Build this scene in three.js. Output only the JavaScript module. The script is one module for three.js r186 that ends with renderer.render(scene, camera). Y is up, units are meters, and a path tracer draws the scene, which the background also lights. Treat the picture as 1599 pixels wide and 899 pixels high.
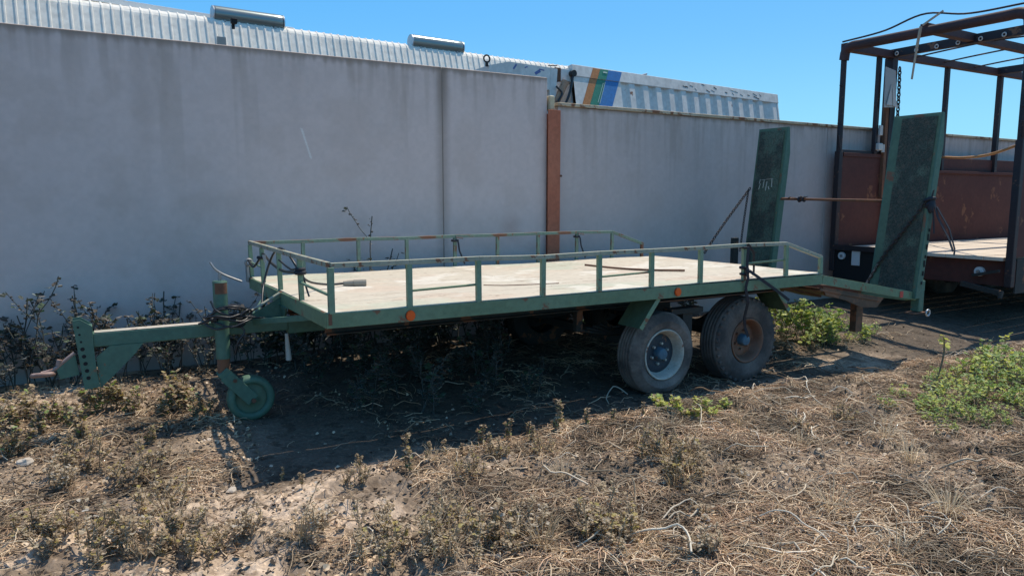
import * as THREE from 'three';
import { mergeGeometries, toCreasedNormals } from 'three/addons/utils/BufferGeometryUtils.js';
import { RoundedBoxGeometry } from 'three/addons/geometries/RoundedBoxGeometry.js';

// ---------------------------------------------------------------- camera, sky, sun, exposure
const scene = new THREE.Scene();
const camera = new THREE.PerspectiveCamera(43.39, 1024 / 575, 0.1, 900);
{
  const yaw = 59.3 * Math.PI / 180, pitch = 7.09 * Math.PI / 180;
  camera.position.set(0, 1.7, 0);
  camera.lookAt(Math.cos(yaw) * Math.cos(pitch), 1.7 - Math.sin(pitch), -Math.sin(yaw) * Math.cos(pitch));
}
const SUN = new THREE.Vector3(0.54, 1, -0.18).normalize();
const sun = new THREE.DirectionalLight(new THREE.Color(1, 0.91, 0.77), 4.8);
sun.position.copy(SUN).multiplyScalar(60); sun.target.position.set(4, 0, -5);
sun.castShadow = true; sun.shadow.mapSize.set(4096, 4096);
Object.assign(sun.shadow.camera, { left: -25, right: 25, top: 25, bottom: -25, near: 1, far: 140 });
scene.add(sun, sun.target);
{
  const W = 512, H = 256, d = new Float32Array(W * H * 4), dir = new THREE.Vector3();
  const ss = (a, b, x) => { const t = Math.min(1, Math.max(0, (x - a) / (b - a))); return t * t * (3 - 2 * t); };
  const HZ = [0.30, 0.76, 1.0], UP = [0.08, 0.44, 0.95], ZE = [0.03, 0.15, 0.46];
  for (let j = 0; j < H; j++) for (let i = 0; i < W; i++) {
    const th = ((i + 0.5) / W - 0.5) * 2 * Math.PI, la = ((j + 0.5) / H - 0.5) * Math.PI;
    dir.set(Math.cos(la) * Math.cos(th), Math.sin(la), Math.cos(la) * Math.sin(th));
    const y = Math.max(0, dir.y), a = ss(0, 0.27, y), b = ss(0.2, 1, y);
    const g = Math.acos(Math.min(1, dir.dot(SUN))), glow = Math.exp(-g / 0.55);
    for (let c = 0; c < 3; c++) {
      let v = HZ[c] + (UP[c] - HZ[c]) * a; v += (ZE[c] - v) * b;
      d[(j * W + i) * 4 + c] = v + glow * [0.42, 0.42, 0.34][c];
    }
    d[(j * W + i) * 4 + 3] = 1;
  }
  const t = new THREE.DataTexture(d, W, H, THREE.RGBAFormat, THREE.FloatType);
  t.mapping = THREE.EquirectangularReflectionMapping; t.magFilter = t.minFilter = THREE.LinearFilter; t.needsUpdate = true;
  scene.background = t; scene.environment = t;
}
const renderer = new THREE.WebGLRenderer({ antialias: true });
renderer.toneMapping = THREE.LinearToneMapping; renderer.toneMappingExposure = 1;
renderer.shadowMap.enabled = true; renderer.setSize(1024, 575);

// ---------------------------------------------------------------- random numbers and noise
function rng(seed) { let s = seed >>> 0; return () => { s = (s + 0x6D2B79F5) >>> 0; let t = s; t = Math.imul(t ^ (t >>> 15), t | 1); t ^= t + Math.imul(t ^ (t >>> 7), t | 61); return ((t ^ (t >>> 14)) >>> 0) / 4294967296; }; }
const hash = (x, y, s) => { let h = Math.imul(x, 374761393) ^ Math.imul(y, 668265263) ^ Math.imul(s + 1, 1442695041); h = Math.imul(h ^ (h >>> 13), 1274126177); h ^= h >>> 16; return (h >>> 0) / 4294967296; };
const sm = (t) => t * t * (3 - 2 * t), clamp = (x, a = 0, b = 1) => Math.min(b, Math.max(a, x)), sstep = (a, b, x) => sm(clamp((x - a) / (b - a)));
const lerp = (a, b, t) => a + (b - a) * t, mix3 = (a, b, t) => [lerp(a[0], b[0], t), lerp(a[1], b[1], t), lerp(a[2], b[2], t)];
function vn(x, y, px, py, s) {
  const xi = Math.floor(x), yi = Math.floor(y), fx = sm(x - xi), fy = sm(y - yi), m = (a, p) => p ? ((a % p) + p) % p : a;
  const x0 = m(xi, px), x1 = m(xi + 1, px), y0 = m(yi, py), y1 = m(yi + 1, py);
  return lerp(lerp(hash(x0, y0, s), hash(x1, y0, s), fx), lerp(hash(x0, y1, s), hash(x1, y1, s), fx), fy);
}
// tileable noise over u, v in 0..1, starting with px by py cells
function fb(u, v, px, py, oct, s) { let a = 0.5, t = 0, n = 0; for (let i = 0; i < oct; i++) { t += a * vn(u * px, v * py, px, py, s + i * 17); n += a; a *= 0.55; px *= 2; py *= 2; } return t / n; }
const wn = (x, z, f, oct, s) => { let a = 0.5, t = 0, n = 0; for (let i = 0; i < oct; i++) { t += a * vn(x * f + 500, z * f + 500, 0, 0, s + i * 13); n += a; a *= 0.5; f *= 2; } return t / n; };

// ---------------------------------------------------------------- textures and materials
const enc = (v) => Math.round(255 * clamp(v <= 0.0031308 ? 12.92 * v : 1.055 * Math.pow(v, 1 / 2.4) - 0.055));
function tex(w, h, fn, { T = [1, 1], off = [0, 0], data = false } = {}) {
  const d = new Uint8Array(w * h * 4);
  for (let j = 0; j < h; j++) for (let i = 0; i < w; i++) {
    const c = fn((i + 0.5) / w, (j + 0.5) / h), k = (j * w + i) * 4;
    if (data) d[k] = d[k + 1] = d[k + 2] = Math.round(255 * clamp(c)); else { d[k] = enc(c[0]); d[k + 1] = enc(c[1]); d[k + 2] = enc(c[2]); }
    d[k + 3] = 255;
  }
  const t = new THREE.DataTexture(d, w, h, THREE.RGBAFormat);
  t.wrapS = t.wrapT = THREE.RepeatWrapping; t.magFilter = THREE.LinearFilter; t.minFilter = THREE.LinearMipmapLinearFilter; t.generateMipmaps = true;
  t.repeat.set(1 / T[0], 1 / T[1]); t.offset.set(-off[0] / T[0], -off[1] / T[1]);
  if (!data) t.colorSpace = THREE.SRGBColorSpace;
  t.needsUpdate = true; return t;
}
const std = (o) => new THREE.MeshStandardMaterial({ roughness: 0.8, ...o });
const lin = (r, g, b) => new THREE.Color().setRGB(r, g, b);
const RUST = [0.16, 0.062, 0.03], RUST2 = [0.2, 0.088, 0.045];
// painted steel: base colour, dusty fading, chips down to rust
function paint(base, { fade = [0.3, 0.34, 0.28], fadeAmt = 0.35, rust = 0.66, s = 1, T = 1.2, n = 512, rough = 0.62 } = {}) {
  const h = (u, v) => fb(u, v, 7, 7, 5, s + 50);
  const map = tex(n, n, (u, v) => {
    const big = fb(u, v, 3, 3, 4, s), fine = fb(u, v, 40, 40, 3, s + 5), r = h(u, v) * 0.8 + fine * 0.2;
    let c = mix3(base, fade, clamp((big - 0.35) * 2) * fadeAmt);
    c = c.map((x) => x * (0.8 + 0.4 * fine));
    const k = sstep(rust - 0.03, rust + 0.05, r);
    return mix3(c, mix3(RUST, RUST2, fine), k);
  }, { T: [T, T] });
  const bump = tex(256, 256, (u, v) => fb(u, v, 20, 20, 4, s + 9), { T: [T / 2, T / 2], data: true });
  return std({ map, bumpMap: bump, bumpScale: 0.0012, roughness: rough });
}
const GREEN = [0.13, 0.195, 0.11];
const M = {
  green: paint(GREEN, { s: 3, fade: [0.2, 0.27, 0.19], rust: 0.67 }),
  railGreen: paint([0.15, 0.23, 0.145], { s: 13, fade: [0.33, 0.38, 0.27], rust: 0.645, T: 0.9 }),
  railWorn: paint([0.27, 0.28, 0.21], { s: 17, fade: [0.42, 0.38, 0.29], fadeAmt: 0.9, rust: 0.66, T: 0.8 }),
  farRail: paint([0.13, 0.2, 0.15], { s: 21, fade: [0.2, 0.24, 0.18], rust: 0.565, T: 0.9 }),
  rampGreen: paint([0.075, 0.13, 0.08], { s: 31, fade: [0.14, 0.18, 0.115], fadeAmt: 0.6, rust: 0.66, T: 1.5 }),
  tealGreen: paint([0.062, 0.135, 0.095], { s: 41, fade: [0.1, 0.155, 0.11], rust: 0.71, T: 1.1 }),
  rust: paint([0.12, 0.055, 0.032], { s: 51, fade: [0.2, 0.1, 0.06], fadeAmt: 0.8, rust: 0.6, rough: 0.9 }),
  postRed: paint([0.37, 0.11, 0.055], { s: 61, fade: [0.42, 0.16, 0.09], fadeAmt: 0.5, rust: 0.75, rough: 0.75 }),
  panelRed: paint([0.075, 0.02, 0.015], { s: 71, fade: [0.1, 0.034, 0.024], fadeAmt: 0.7, rust: 0.7, T: 2, rough: 0.8 }),
  frameDark: paint([0.016, 0.012, 0.016], { s: 81, fade: [0.04, 0.017, 0.016], fadeAmt: 0.6, rust: 0.7, rough: 0.6 }),
  frameRust: paint([0.035, 0.017, 0.019], { s: 91, fade: [0.09, 0.036, 0.032], fadeAmt: 0.8, rust: 0.68, rough: 0.7 }),
  chassis: paint([0.03, 0.032, 0.03], { s: 101, fade: [0.06, 0.05, 0.04], rust: 0.62, rough: 0.85 }),
  cladWhite: paint([0.76, 0.71, 0.63], { s: 111, fade: [0.68, 0.64, 0.57], fadeAmt: 0.4, rust: 0.86, T: 4, rough: 0.9 }),
  boxWhite: paint([0.66, 0.63, 0.58], { s: 121, fade: [0.55, 0.53, 0.49], fadeAmt: 0.5, rust: 0.74, T: 3, rough: 0.9 }),
  roofGrey: paint([0.5, 0.47, 0.43], { s: 131, fade: [0.36, 0.33, 0.3], fadeAmt: 0.8, rust: 0.85, T: 4 }),
  galv: std({ color: lin(0.42, 0.44, 0.46), metalness: 0.6, roughness: 0.42 }),
  tank: std({ color: lin(0.2, 0.24, 0.24), metalness: 0.55, roughness: 0.28 }),
  steel: std({ color: lin(0.3, 0.29, 0.28), metalness: 0.7, roughness: 0.5 }),
  cable: std({ color: lin(0.022, 0.022, 0.024), roughness: 0.38 }),
  strap: std({ color: lin(0.012, 0.014, 0.022), roughness: 0.75 }),
  chain: std({ color: lin(0.06, 0.045, 0.04), metalness: 0.4, roughness: 0.65 }),
  grit: null,
  orange: std({ color: lin(0.75, 0.1, 0.012), roughness: 0.25 }),
  redRef: std({ color: lin(0.5, 0.04, 0.035), roughness: 0.4 }),
  whiteLens: std({ color: lin(0.6, 0.6, 0.6), roughness: 0.25 }),
  platePale: std({ color: lin(0.36, 0.36, 0.35), roughness: 0.6 }),
  plateLight: std({ color: lin(0.5, 0.48, 0.45), roughness: 0.7 }),
  black: std({ color: lin(0.01, 0.01, 0.011), roughness: 0.9 }),
  disc: paint([0.018, 0.032, 0.045], { s: 143, fade: [0.05, 0.06, 0.07], rust: 0.7, T: 0.5, n: 256 }),
  hubBlue: paint([0.055, 0.12, 0.17], { s: 141, fade: [0.1, 0.17, 0.22], rust: 0.75, T: 0.6, n: 256 }),
  rimPale: paint([0.46, 0.44, 0.38], { s: 151, fade: [0.24, 0.2, 0.16], fadeAmt: 0.8, rust: 0.68, T: 0.5, n: 256 }),
  rimRust: paint([0.15, 0.068, 0.04], { s: 161, fade: [0.22, 0.12, 0.08], fadeAmt: 0.9, rust: 0.62, T: 0.5, n: 256 }),
  ropeTan: std({ color: lin(0.42, 0.2, 0.07), roughness: 0.9 }),
  rag: std({ color: lin(0.42, 0.33, 0.25), roughness: 0.95 }),
  scuff: std({ color: lin(0.12, 0.16, 0.34) }),
  stripeOrange: paint([0.48, 0.17, 0.045], { s: 171, fade: [0.4, 0.22, 0.1], rust: 0.8, n: 256 }),
  stripeGreen: paint([0.03, 0.21, 0.13], { s: 181, fade: [0.1, 0.25, 0.2], rust: 0.8, n: 256 }),
  stripeBlue: paint([0.03, 0.17, 0.42], { s: 191, fade: [0.1, 0.25, 0.42], rust: 0.8, n: 256 }),
};
M.deck = (() => {
  const map = tex(1024, 1024, (u, v) => {
    const a = fb(u, v, 3, 4, 5, 201), b = fb(u, v, 5, 9, 5, 211), f = fb(u, v, 60, 60, 3, 221), l = fb(u, v, 4, 60, 3, 231);
    let c = mix3([0.54, 0.475, 0.375], [0.47, 0.465, 0.36], sstep(0.45, 0.62, a));
    c = mix3(c, [0.54, 0.42, 0.32], sstep(0.5, 0.7, b) * 0.6);
    c = mix3(c, [0.68, 0.63, 0.54], sstep(0.58, 0.66, fb(u, v, 6, 10, 4, 241)) * 0.7);
    c = mix3(c, [0.27, 0.2, 0.14], sstep(0.6, 0.75, f * 0.45 + l * 0.55) * 0.8);
    return c.map((x) => x * (0.86 + 0.28 * f));
  }, { T: [2.7, 2.7] });
  return std({ map, bumpMap: tex(512, 512, (u, v) => fb(u, v, 5, 5, 6, 251), { T: [1.4, 1.4], data: true }), bumpScale: 0.006, roughness: 0.7 });
})();
M.plank = (() => {
  const map = tex(512, 512, (u, v) => { const g = fb(u, v, 3, 70, 4, 301), b = fb(u, v, 3, 6, 3, 311); return mix3([0.46, 0.37, 0.28], [0.72, 0.63, 0.52], g * 0.7 + b * 0.4); }, { T: [2, 1] });
  return std({ map, roughness: 0.85 });
})();
M.grating = (() => {
  const map = tex(1024, 1024, (u, v) => {
    const a = fb(u, v, 4, 4, 4, 321), f = fb(u, v, 90, 90, 2, 331), s = fb(u, v, 30, 30, 3, 336);
    return mix3(mix3([0.045, 0.055, 0.042], [0.085, 0.115, 0.08], sstep(0.35, 0.65, a)), [0.11, 0.085, 0.06], sstep(0.5, 0.75, s) * 0.5).map((x) => x * (0.7 + 0.6 * sstep(0.3, 0.6, f)));
  }, { T: [0.8, 0.8] });
  const bumpMap = tex(512, 512, (u, v) => { const a = (u * 24 + v * 24), b = (u * 24 - v * 24); return Math.max(Math.abs(Math.sin(Math.PI * a)), Math.abs(Math.sin(Math.PI * b))) ** 6 * 0.8 + 0.2 * fb(u, v, 40, 40, 2, 341); }, { T: [0.5, 0.5], data: true });
  return std({ map, bumpMap, bumpScale: 0.004, roughness: 0.9 });
})();
function rubber(s, dust) {
  const map = tex(512, 512, (u, v) => { const a = fb(u, v, 4, 4, 5, s), f = fb(u, v, 50, 50, 3, s + 4); return mix3([0.04, 0.036, 0.035], dust, clamp((a - 0.3) * 1.7) * 0.8 + 0.12).map((x) => x * (0.75 + 0.5 * f)); }, { T: [0.8, 0.8] });
  return std({ map, bumpMap: tex(256, 256, (u, v) => fb(u, v, 26, 26, 3, s + 8), { T: [0.5, 0.5], data: true }), bumpScale: 0.002, roughness: 0.95 });
}
M.tyreA = rubber(401, [0.29, 0.24, 0.205]); M.tyreB = rubber(421, [0.17, 0.14, 0.12]);
// rendered concrete wall; x0, L, H in metres; marks drip from the top edge
function wallMat(x0, L, H, s, { base, seam, drip }) {
  const W = 2048, N = 512;
  const map = tex(W, N, (u, v) => {
    const x = x0 + u * L, y = v * H, d = H - y;
    const big = wn(x, y, 0.7, 5, s), fine = wn(x, y, 22, 3, s + 3), cl = wn(x, y, 3, 4, s + 5);
    let c = base.map((q) => q * (0.86 + 0.2 * big + 0.12 * fine));
    c = mix3(c, [0.42, 0.33, 0.28], sstep(0.5, 0.72, cl) * 0.22);
    c = mix3(c, [0.3, 0.25, 0.21], sstep(0.62, 0.7, wn(x, y, 1.4, 5, s + 41)) * 0.08);
    c = mix3(c, [0.3, 0.26, 0.22], (1 - sstep(0.1, 0.75 + 0.4 * wn(x, 0, 2.5, 3, s + 43), y)) * 0.4);
    const col = wn(x, 0.3, 5.5, 3, s + 11), col2 = wn(x, y * 0.1, 24, 2, s + 17), len = 0.15 + 1.7 * Math.pow(col, 2.4) * drip;
    const st = (1 - sstep(0, len, d)) * sstep(0.38, 0.7, col * 0.5 + col2 * 0.5);
    c = mix3(c, [0.24, 0.19, 0.15], st * 0.34);
    const lines = sstep(0.66, 0.8, wn(x, y * 0.05, 9, 2, s + 23)) * (1 - sstep(0.2, 2.4, d + wn(x, 0, 7, 1, s + 29)));
    c = mix3(c, [0.3, 0.24, 0.19], lines * 0.3);
    c = mix3(c, [0.2, 0.15, 0.11], (1 - sstep(0.0, 0.05 + 0.09 * col2, d)) * 0.8);
    for (const [sx, w, strength, bot] of seam) {
      const e = Math.abs(x - sx - 0.012 * (wn(0, y, 3, 2, 5) - 0.5)) / w;
      c = mix3(c, [0.17, 0.13, 0.1], (1 - sstep(0.05, 1, e)) * 0.8 * strength * sstep(bot, bot + 1.8, y) * (0.55 + 0.45 * sstep(H - 0.9, H, y)));
    }
    c = mix3(c, [0.33, 0.17, 0.13], (1 - sstep(0, 0.22, Math.hypot(x - 4.62, y - 1.35))) * sstep(0.45, 0.65, cl) * 0.3);
    const q = (x - 2.1) * 0.35 + (y - 2.27) * 0.937, w2 = (x - 2.1) * 0.937 - (y - 2.27) * 0.35;   // a pale scratch
    if (s < 600 && Math.abs(q + 0) < 0.13 && Math.abs(w2 + q * 0.75) < 0.012) c = mix3(c, [0.72, 0.7, 0.66], 0.6);
    return c;
  }, { T: [L, H], off: [x0, 0] });
  return std({ map, bumpMap: tex(512, 512, (u, v) => fb(u, v, 14, 14, 5, s + 31), { T: [1.5, 1.5], data: true }), bumpScale: 0.004, roughness: 0.92 });
}

// ---------------------------------------------------------------- scene helpers
const used = new Map(), baseOf = new Map();
function numbered(n) { const k = used.get(n) ?? 0; used.set(n, k + 1); return k ? n + '_' + String(k).padStart(3, '0') : n; }
function tag(o, label, category, group, kind) { if (label) o.userData.label = label; if (category) o.userData.category = category; if (group) o.userData.group = group; if (kind) o.userData.kind = kind; return o; }
function thing(name, label, category, [x, y, z], group) {
  const o = new THREE.Group(); o.name = numbered(name); o.position.set(x, y, z); scene.add(o); baseOf.set(o, [x, y, z]);
  return tag(o, label, category, group);
}
const V = (a) => new THREE.Vector3(...a);
function flat(g) { const q = g.index ? g.toNonIndexed() : g; for (const k of Object.keys(q.attributes)) if (k !== 'position' && k !== 'normal') q.deleteAttribute(k); if (!q.attributes.normal) q.computeVertexNormals(); return q; }
function uvm(g) {                                                          // uv in metres, projected along the nearest axis
  const p = g.attributes.position, n = g.attributes.normal, uv = new Float32Array(p.count * 2);
  for (let i = 0; i < p.count; i += 3) {
    let a = 0, b = 0, c = 0; for (let k = 0; k < 3; k++) { a += n.getX(i + k); b += n.getY(i + k); c += n.getZ(i + k); }
    a = Math.abs(a); b = Math.abs(b); c = Math.abs(c);
    for (let k = 0; k < 3; k++) {
      const x = p.getX(i + k), y = p.getY(i + k), z = p.getZ(i + k), j = (i + k) * 2;
      if (b >= a && b >= c) { uv[j] = x; uv[j + 1] = z; } else if (c >= a) { uv[j] = x; uv[j + 1] = y; } else { uv[j] = z; uv[j + 1] = y; }
    }
  }
  g.setAttribute('uv', new THREE.BufferAttribute(uv, 2)); return g;
}
function rootOf(o) { while (o && !baseOf.has(o)) o = o.parent; return o ? baseOf.get(o) : [0, 0, 0]; }
// merge geometries given in world metres into ONE mesh, a child of parent
function part(name, geos, mat, parent, label) {
  const g = uvm(mergeGeometries((Array.isArray(geos) ? geos : [geos]).map(flat)));
  const [x, y, z] = parent ? rootOf(parent) : [0, 0, 0]; g.translate(-x, -y, -z);
  const m = new THREE.Mesh(g, mat); m.name = parent ? name : numbered(name); m.castShadow = m.receiveShadow = true;
  (parent ?? scene).add(m); if (label) m.userData.label = label; return m;
}
// a thing that is one mesh, with its origin at the given base
function single(name, geos, mat, label, category, [x, y, z], group) {
  const m = part(name, geos, mat); m.geometry.translate(-x, -y, -z); m.position.set(x, y, z); return tag(m, label, category, group);
}
function sub(name, parent) { const o = new THREE.Group(); o.name = name; parent.add(o); return o; }
function box(x0, y0, z0, x1, y1, z1, r = 0.004) {
  const w = x1 - x0, h = y1 - y0, d = z1 - z0, q = Math.min(r, 0.24 * Math.min(w, h, d));
  return new RoundedBoxGeometry(w, h, d, 1, q).translate((x0 + x1) / 2, (y0 + y1) / 2, (z0 + z1) / 2);
}
function beam(p, q, w, h, upv = [0, 1, 0]) {                               // w sideways, h along up
  const a = V(p), b = V(q), X = b.clone().sub(a), L = X.length(); X.normalize();
  let U = V(upv); if (Math.abs(U.dot(X)) > 0.97) U = V([1, 0, 0]);
  const Z = X.clone().cross(U).normalize(), Y = Z.clone().cross(X);
  const m = new THREE.Matrix4().makeBasis(X, Y, Z).setPosition(a.add(b).multiplyScalar(0.5));
  return new RoundedBoxGeometry(L, h, w, 1, Math.min(0.004, 0.24 * Math.min(w, h, L))).applyMatrix4(m);
}
function bar(pts, w, h) { const o = []; for (let i = 1; i < pts.length; i++) o.push(beam(pts[i - 1], pts[i], w, h)); return o; }
function cyl(p, q, r1, r2 = r1, n = 16) {
  const a = V(p), b = V(q), d = b.clone().sub(a), L = d.length();
  return new THREE.CylinderGeometry(r2, r1, L, n).applyQuaternion(new THREE.Quaternion().setFromUnitVectors(new THREE.Vector3(0, 1, 0), d.normalize())).translate(...a.add(b).multiplyScalar(0.5).toArray());
}
function tube(pts, r, n = 24, k = 6, closed = false) { return new THREE.TubeGeometry(new THREE.CatmullRomCurve3(pts.map(V), closed, 'centripetal'), n, r, k, closed); }
function plate(pts, t, dirv) {                                             // a flat polygon in world points, thickened along dirv
  const n = pts.length, pos = [], d = V(dirv).multiplyScalar(t), A = pts.map(V), B = A.map((p) => p.clone().add(d)), tri = (a, b, c) => pos.push(...a.toArray(), ...b.toArray(), ...c.toArray());
  const nor = A[1].clone().sub(A[0]).cross(A[2].clone().sub(A[0])), f = nor.dot(d) > 0;
  for (let i = 1; i < n - 1; i++) { if (f) { tri(A[0], A[i + 1], A[i]); tri(B[0], B[i], B[i + 1]); } else { tri(A[0], A[i], A[i + 1]); tri(B[0], B[i + 1], B[i]); } }
  for (let i = 0; i < n; i++) { const j = (i + 1) % n; if (f) { tri(A[i], A[j], B[j]); tri(A[i], B[j], B[i]); } else { tri(A[i], B[j], A[j]); tri(A[i], B[i], B[j]); } }
  const g = new THREE.BufferGeometry(); g.setAttribute('position', new THREE.Float32BufferAttribute(pos, 3)); g.computeVertexNormals(); return g;
}
function chain(pts, pitch, r) {                                            // torus links along a path
  const c = new THREE.CatmullRomCurve3(pts.map(V), false, 'centripetal'), n = Math.max(2, Math.round(c.getLength() / pitch)), out = [];
  for (let i = 0; i < n; i++) {
    const t = (i + 0.5) / n, p = c.getPointAt(t), d = c.getTangentAt(t), U = Math.abs(d.y) > 0.9 ? V([1, 0, 0]) : V([0, 1, 0]);
    let Z = d.clone().cross(U).normalize(); let Y = Z.clone().cross(d);
    if (i % 2) { const q = Y; Y = Z; Z = q.negate(); }
    out.push(new THREE.TorusGeometry(pitch * 0.42, r, 5, 9).scale(1.55, 1, 1).applyMatrix4(new THREE.Matrix4().makeBasis(d, Y, Z).setPosition(p)));
  }
  return out;
}

// ---------------------------------------------------------------- ground
function gBase(x, z) {
  const Zs = [-9, -7.5, -6, -4.85, -4.5, -4.2, -3, 0], Hs = [0.03, 0.03, -0.02, -0.1, -0.125, -0.06, -0.06, -0.05];
  let y = Hs[0]; if (z >= 0) y = -0.05; else for (let i = 1; i < 8; i++) if (z >= Zs[i - 1] && z < Zs[i]) y = lerp(Hs[i - 1], Hs[i], sm((z - Zs[i - 1]) / (Zs[i] - Zs[i - 1])));
  return y - 0.05 * sstep(5, 8, x);
}
function soft(x, z) { return sstep(-4.62, -4.35, z + 0.25 * (wn(x, z, 1.2, 2, 77) - 0.5)); }  // 1 on the loose littered ground, 0 on the wheel track
function gY(x, z) {
  const far = 1 - sstep(14, 30, Math.hypot(x - 4, z + 4));
  const n = (wn(x, z, 0.9, 3, 701) - 0.5) * 0.06 + (wn(x, z, 27, 2, 731) - 0.5) * 0.018 * soft(x, z) + (wn(x, z, 5, 4, 711) - 0.5) * 0.1 * (0.3 + 0.7 * soft(x, z)) + Math.pow(wn(x, z, 13, 2, 721), 3) * 0.08 * soft(x, z);
  return gBase(x, z) + n * far;
}
const bare = (x, z) => { let b = sstep(0.5, 0.66, wn(x, z, 0.75, 3, 741)) * (1 - 0.9 * sstep(2.6, 4.2, x + z * 0.3 + 1)) * (1 - 0.7 * sstep(3.5, 5, x)); b = Math.max(b, 0.85 * (1 - sstep(0.2, 1.0, Math.hypot((x - 0.75) / 1.1, (z + 4.45) / 0.45)))); b = Math.max(b, 0.8 * (1 - sstep(0.3, 1, Math.hypot((x + 0.1) / 0.7, (z + 4.1) / 0.35)))); b = Math.max(b, 0.8 * (1 - sstep(0.2, 1, Math.hypot((x - 7.3) / 1.3, (z + 4.9) / 0.55)))); return clamp(b); };
{
  const axis = (a, b, fine, lo, hi) => { const o = []; for (let k = 16; k >= 1; k--) o.push(a - (a - lo) * Math.pow(k / 16, 3)); for (let x = a; x < b; x += fine) o.push(x); for (let k = 0; k <= 16; k++) o.push(b + (hi - b) * Math.pow(k / 16, 3)); return o; };
  const X = axis(-1.2, 10.2, 0.026, -260, 320), Z = axis(-8, -1, 0.026, -320, 120), nx = X.length, nz = Z.length;
  const pos = new Float32Array(nx * nz * 3), col = new Float32Array(nx * nz * 3), uv = new Float32Array(nx * nz * 2), idx = [];
  for (let j = 0; j < nz; j++) for (let i = 0; i < nx; i++) {
    const k = j * nx + i, x = X[i], z = Z[j], y = gY(x, z);
    pos.set([x, y, z], k * 3); uv.set([x, z], k * 2);
    const b = bare(x, z), m = wn(x, z, 3.2, 4, 751), so = soft(x, z);
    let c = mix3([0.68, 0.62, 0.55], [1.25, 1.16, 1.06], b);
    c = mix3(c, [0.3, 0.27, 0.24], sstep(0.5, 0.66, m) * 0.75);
    const shadeTint = sstep(0.7, 1.6, x + 0.5 * wn(x, z, 2, 2, 757)) * (1 - sstep(-4.75, -4.5, z + 0.3 * (wn(x, z, 1.5, 2, 758) - 0.5))) * (1 - b * sstep(6.4, 7, x) * (1 - sstep(8.3, 9.3, x)));
    c = mix3(c, [0.2, 0.185, 0.165], shadeTint * 0.9);  // shade beneath the trailer and by the truck body, painted into the soil colour
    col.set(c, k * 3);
  }
  for (let j = 0; j < nz - 1; j++) for (let i = 0; i < nx - 1; i++) { const a = j * nx + i; idx.push(a, a + nx, a + 1, a + 1, a + nx, a + nx + 1); }
  const g = new THREE.BufferGeometry();
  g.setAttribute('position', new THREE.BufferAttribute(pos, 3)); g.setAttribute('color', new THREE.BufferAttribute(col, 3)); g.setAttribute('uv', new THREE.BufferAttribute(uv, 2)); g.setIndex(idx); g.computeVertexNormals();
  const map = tex(1024, 1024, (u, v) => {
    const a = fb(u, v, 5, 5, 5, 801), f = fb(u, v, 100, 100, 3, 811), st = fb(u, v, 22, 22, 3, 821);
    let c = mix3([0.33, 0.265, 0.205], [0.48, 0.4, 0.325], a);
    c = mix3(c, [0.13, 0.095, 0.065], sstep(0.56, 0.72, st) * 0.65);
    c = mix3(c, [0.58, 0.48, 0.37], sstep(0.66, 0.78, f) * 0.6);
    return c.map((q) => q * (0.7 + 0.6 * f));
  }, { T: [1.9, 1.9] });
  const bumpMap = tex(1024, 1024, (u, v) => fb(u, v, 40, 40, 5, 831), { T: [1.3, 1.3], data: true });
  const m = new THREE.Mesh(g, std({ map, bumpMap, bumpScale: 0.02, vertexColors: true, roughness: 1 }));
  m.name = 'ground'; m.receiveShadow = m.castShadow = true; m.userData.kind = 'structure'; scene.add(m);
}

// ---------------------------------------------------------------- boundary walls and the post between them
{
  const tall = thing('concrete_wall', 'tall grey rendered concrete wall behind the green trailer, streaked with rain stains', 'wall', [0, 0, -7.9]);
  const m = wallMat(-12, 17.2, 3.2, 501, { base: [0.56, 0.46, 0.425], seam: [[3.69, 0.13, 1, 0.1], [0.55, 0.14, 0.25, 0.8], [2.0, 0.1, 0.14, 1.4]], drip: 1 });
  part('panel', box(-12, -0.3, -7.98, 3.687, 3.2, -7.8, 0.012), m, tall);
  part('panel', box(3.694, -0.3, -7.98, 5.15, 3.2, -7.8, 0.012), m, tall);
  part('joint_filler', box(3.68, -0.3, -7.97, 3.70, 3.18, -7.804), std({ color: lin(0.2, 0.16, 0.13) }), tall);
  const low = thing('concrete_wall', 'lower grey concrete wall with cream capping, right of the rust red post', 'wall', [14, 0, -7.9]);
  const m2 = wallMat(5.3, 17, 2.88, 601, { base: [0.49, 0.41, 0.38], seam: [], drip: 1.9 });
  for (const [a, b] of [[5.312, 10.7], [10.706, 16.2], [16.206, 22.3]]) part('panel', box(a, -0.3, -7.97, b, 2.86, -7.8, 0.01), m2, low);
  const cap = paint([0.5, 0.42, 0.3], { s: 211, fade: [0.36, 0.27, 0.18], fadeAmt: 0.9, rust: 0.62, T: 1.7, rough: 0.85 });
  for (const [a, b] of [[5.3, 10.7], [10.706, 16.2], [16.206, 22.3]]) part('coping', box(a, 2.862, -7.99, b, 2.905, -7.775, 0.008), cap, low);
  const post = thing('steel_post', 'rust red steel post standing where the tall and low walls meet', 'post', [5.215, 0, -7.75]);
  part('flange', box(5.122, -0.2, -7.745, 5.308, 2.8, -7.73, 0.003), M.postRed, post);
  part('web', box(5.206, -0.2, -7.795, 5.224, 2.79, -7.747, 0.003), M.postRed, post);
  part('flange', [box(5.16, -0.2, -7.99, 5.306, 2.78, -7.98)], M.postRed, post);
  part('bolt', cyl([5.3, 1.98, -7.74], [5.335, 1.98, -7.74], 0.014, 0.014, 8), M.rust, post);
  part('mortar_stub', [box(5.165, 2.802, -7.9, 5.24, 2.98, -7.76, 0.02)], paint([0.5, 0.42, 0.27], { s: 221, fade: [0.3, 0.25, 0.18], fadeAmt: 1, rust: 0.7, n: 256 }), post);
}

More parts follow.
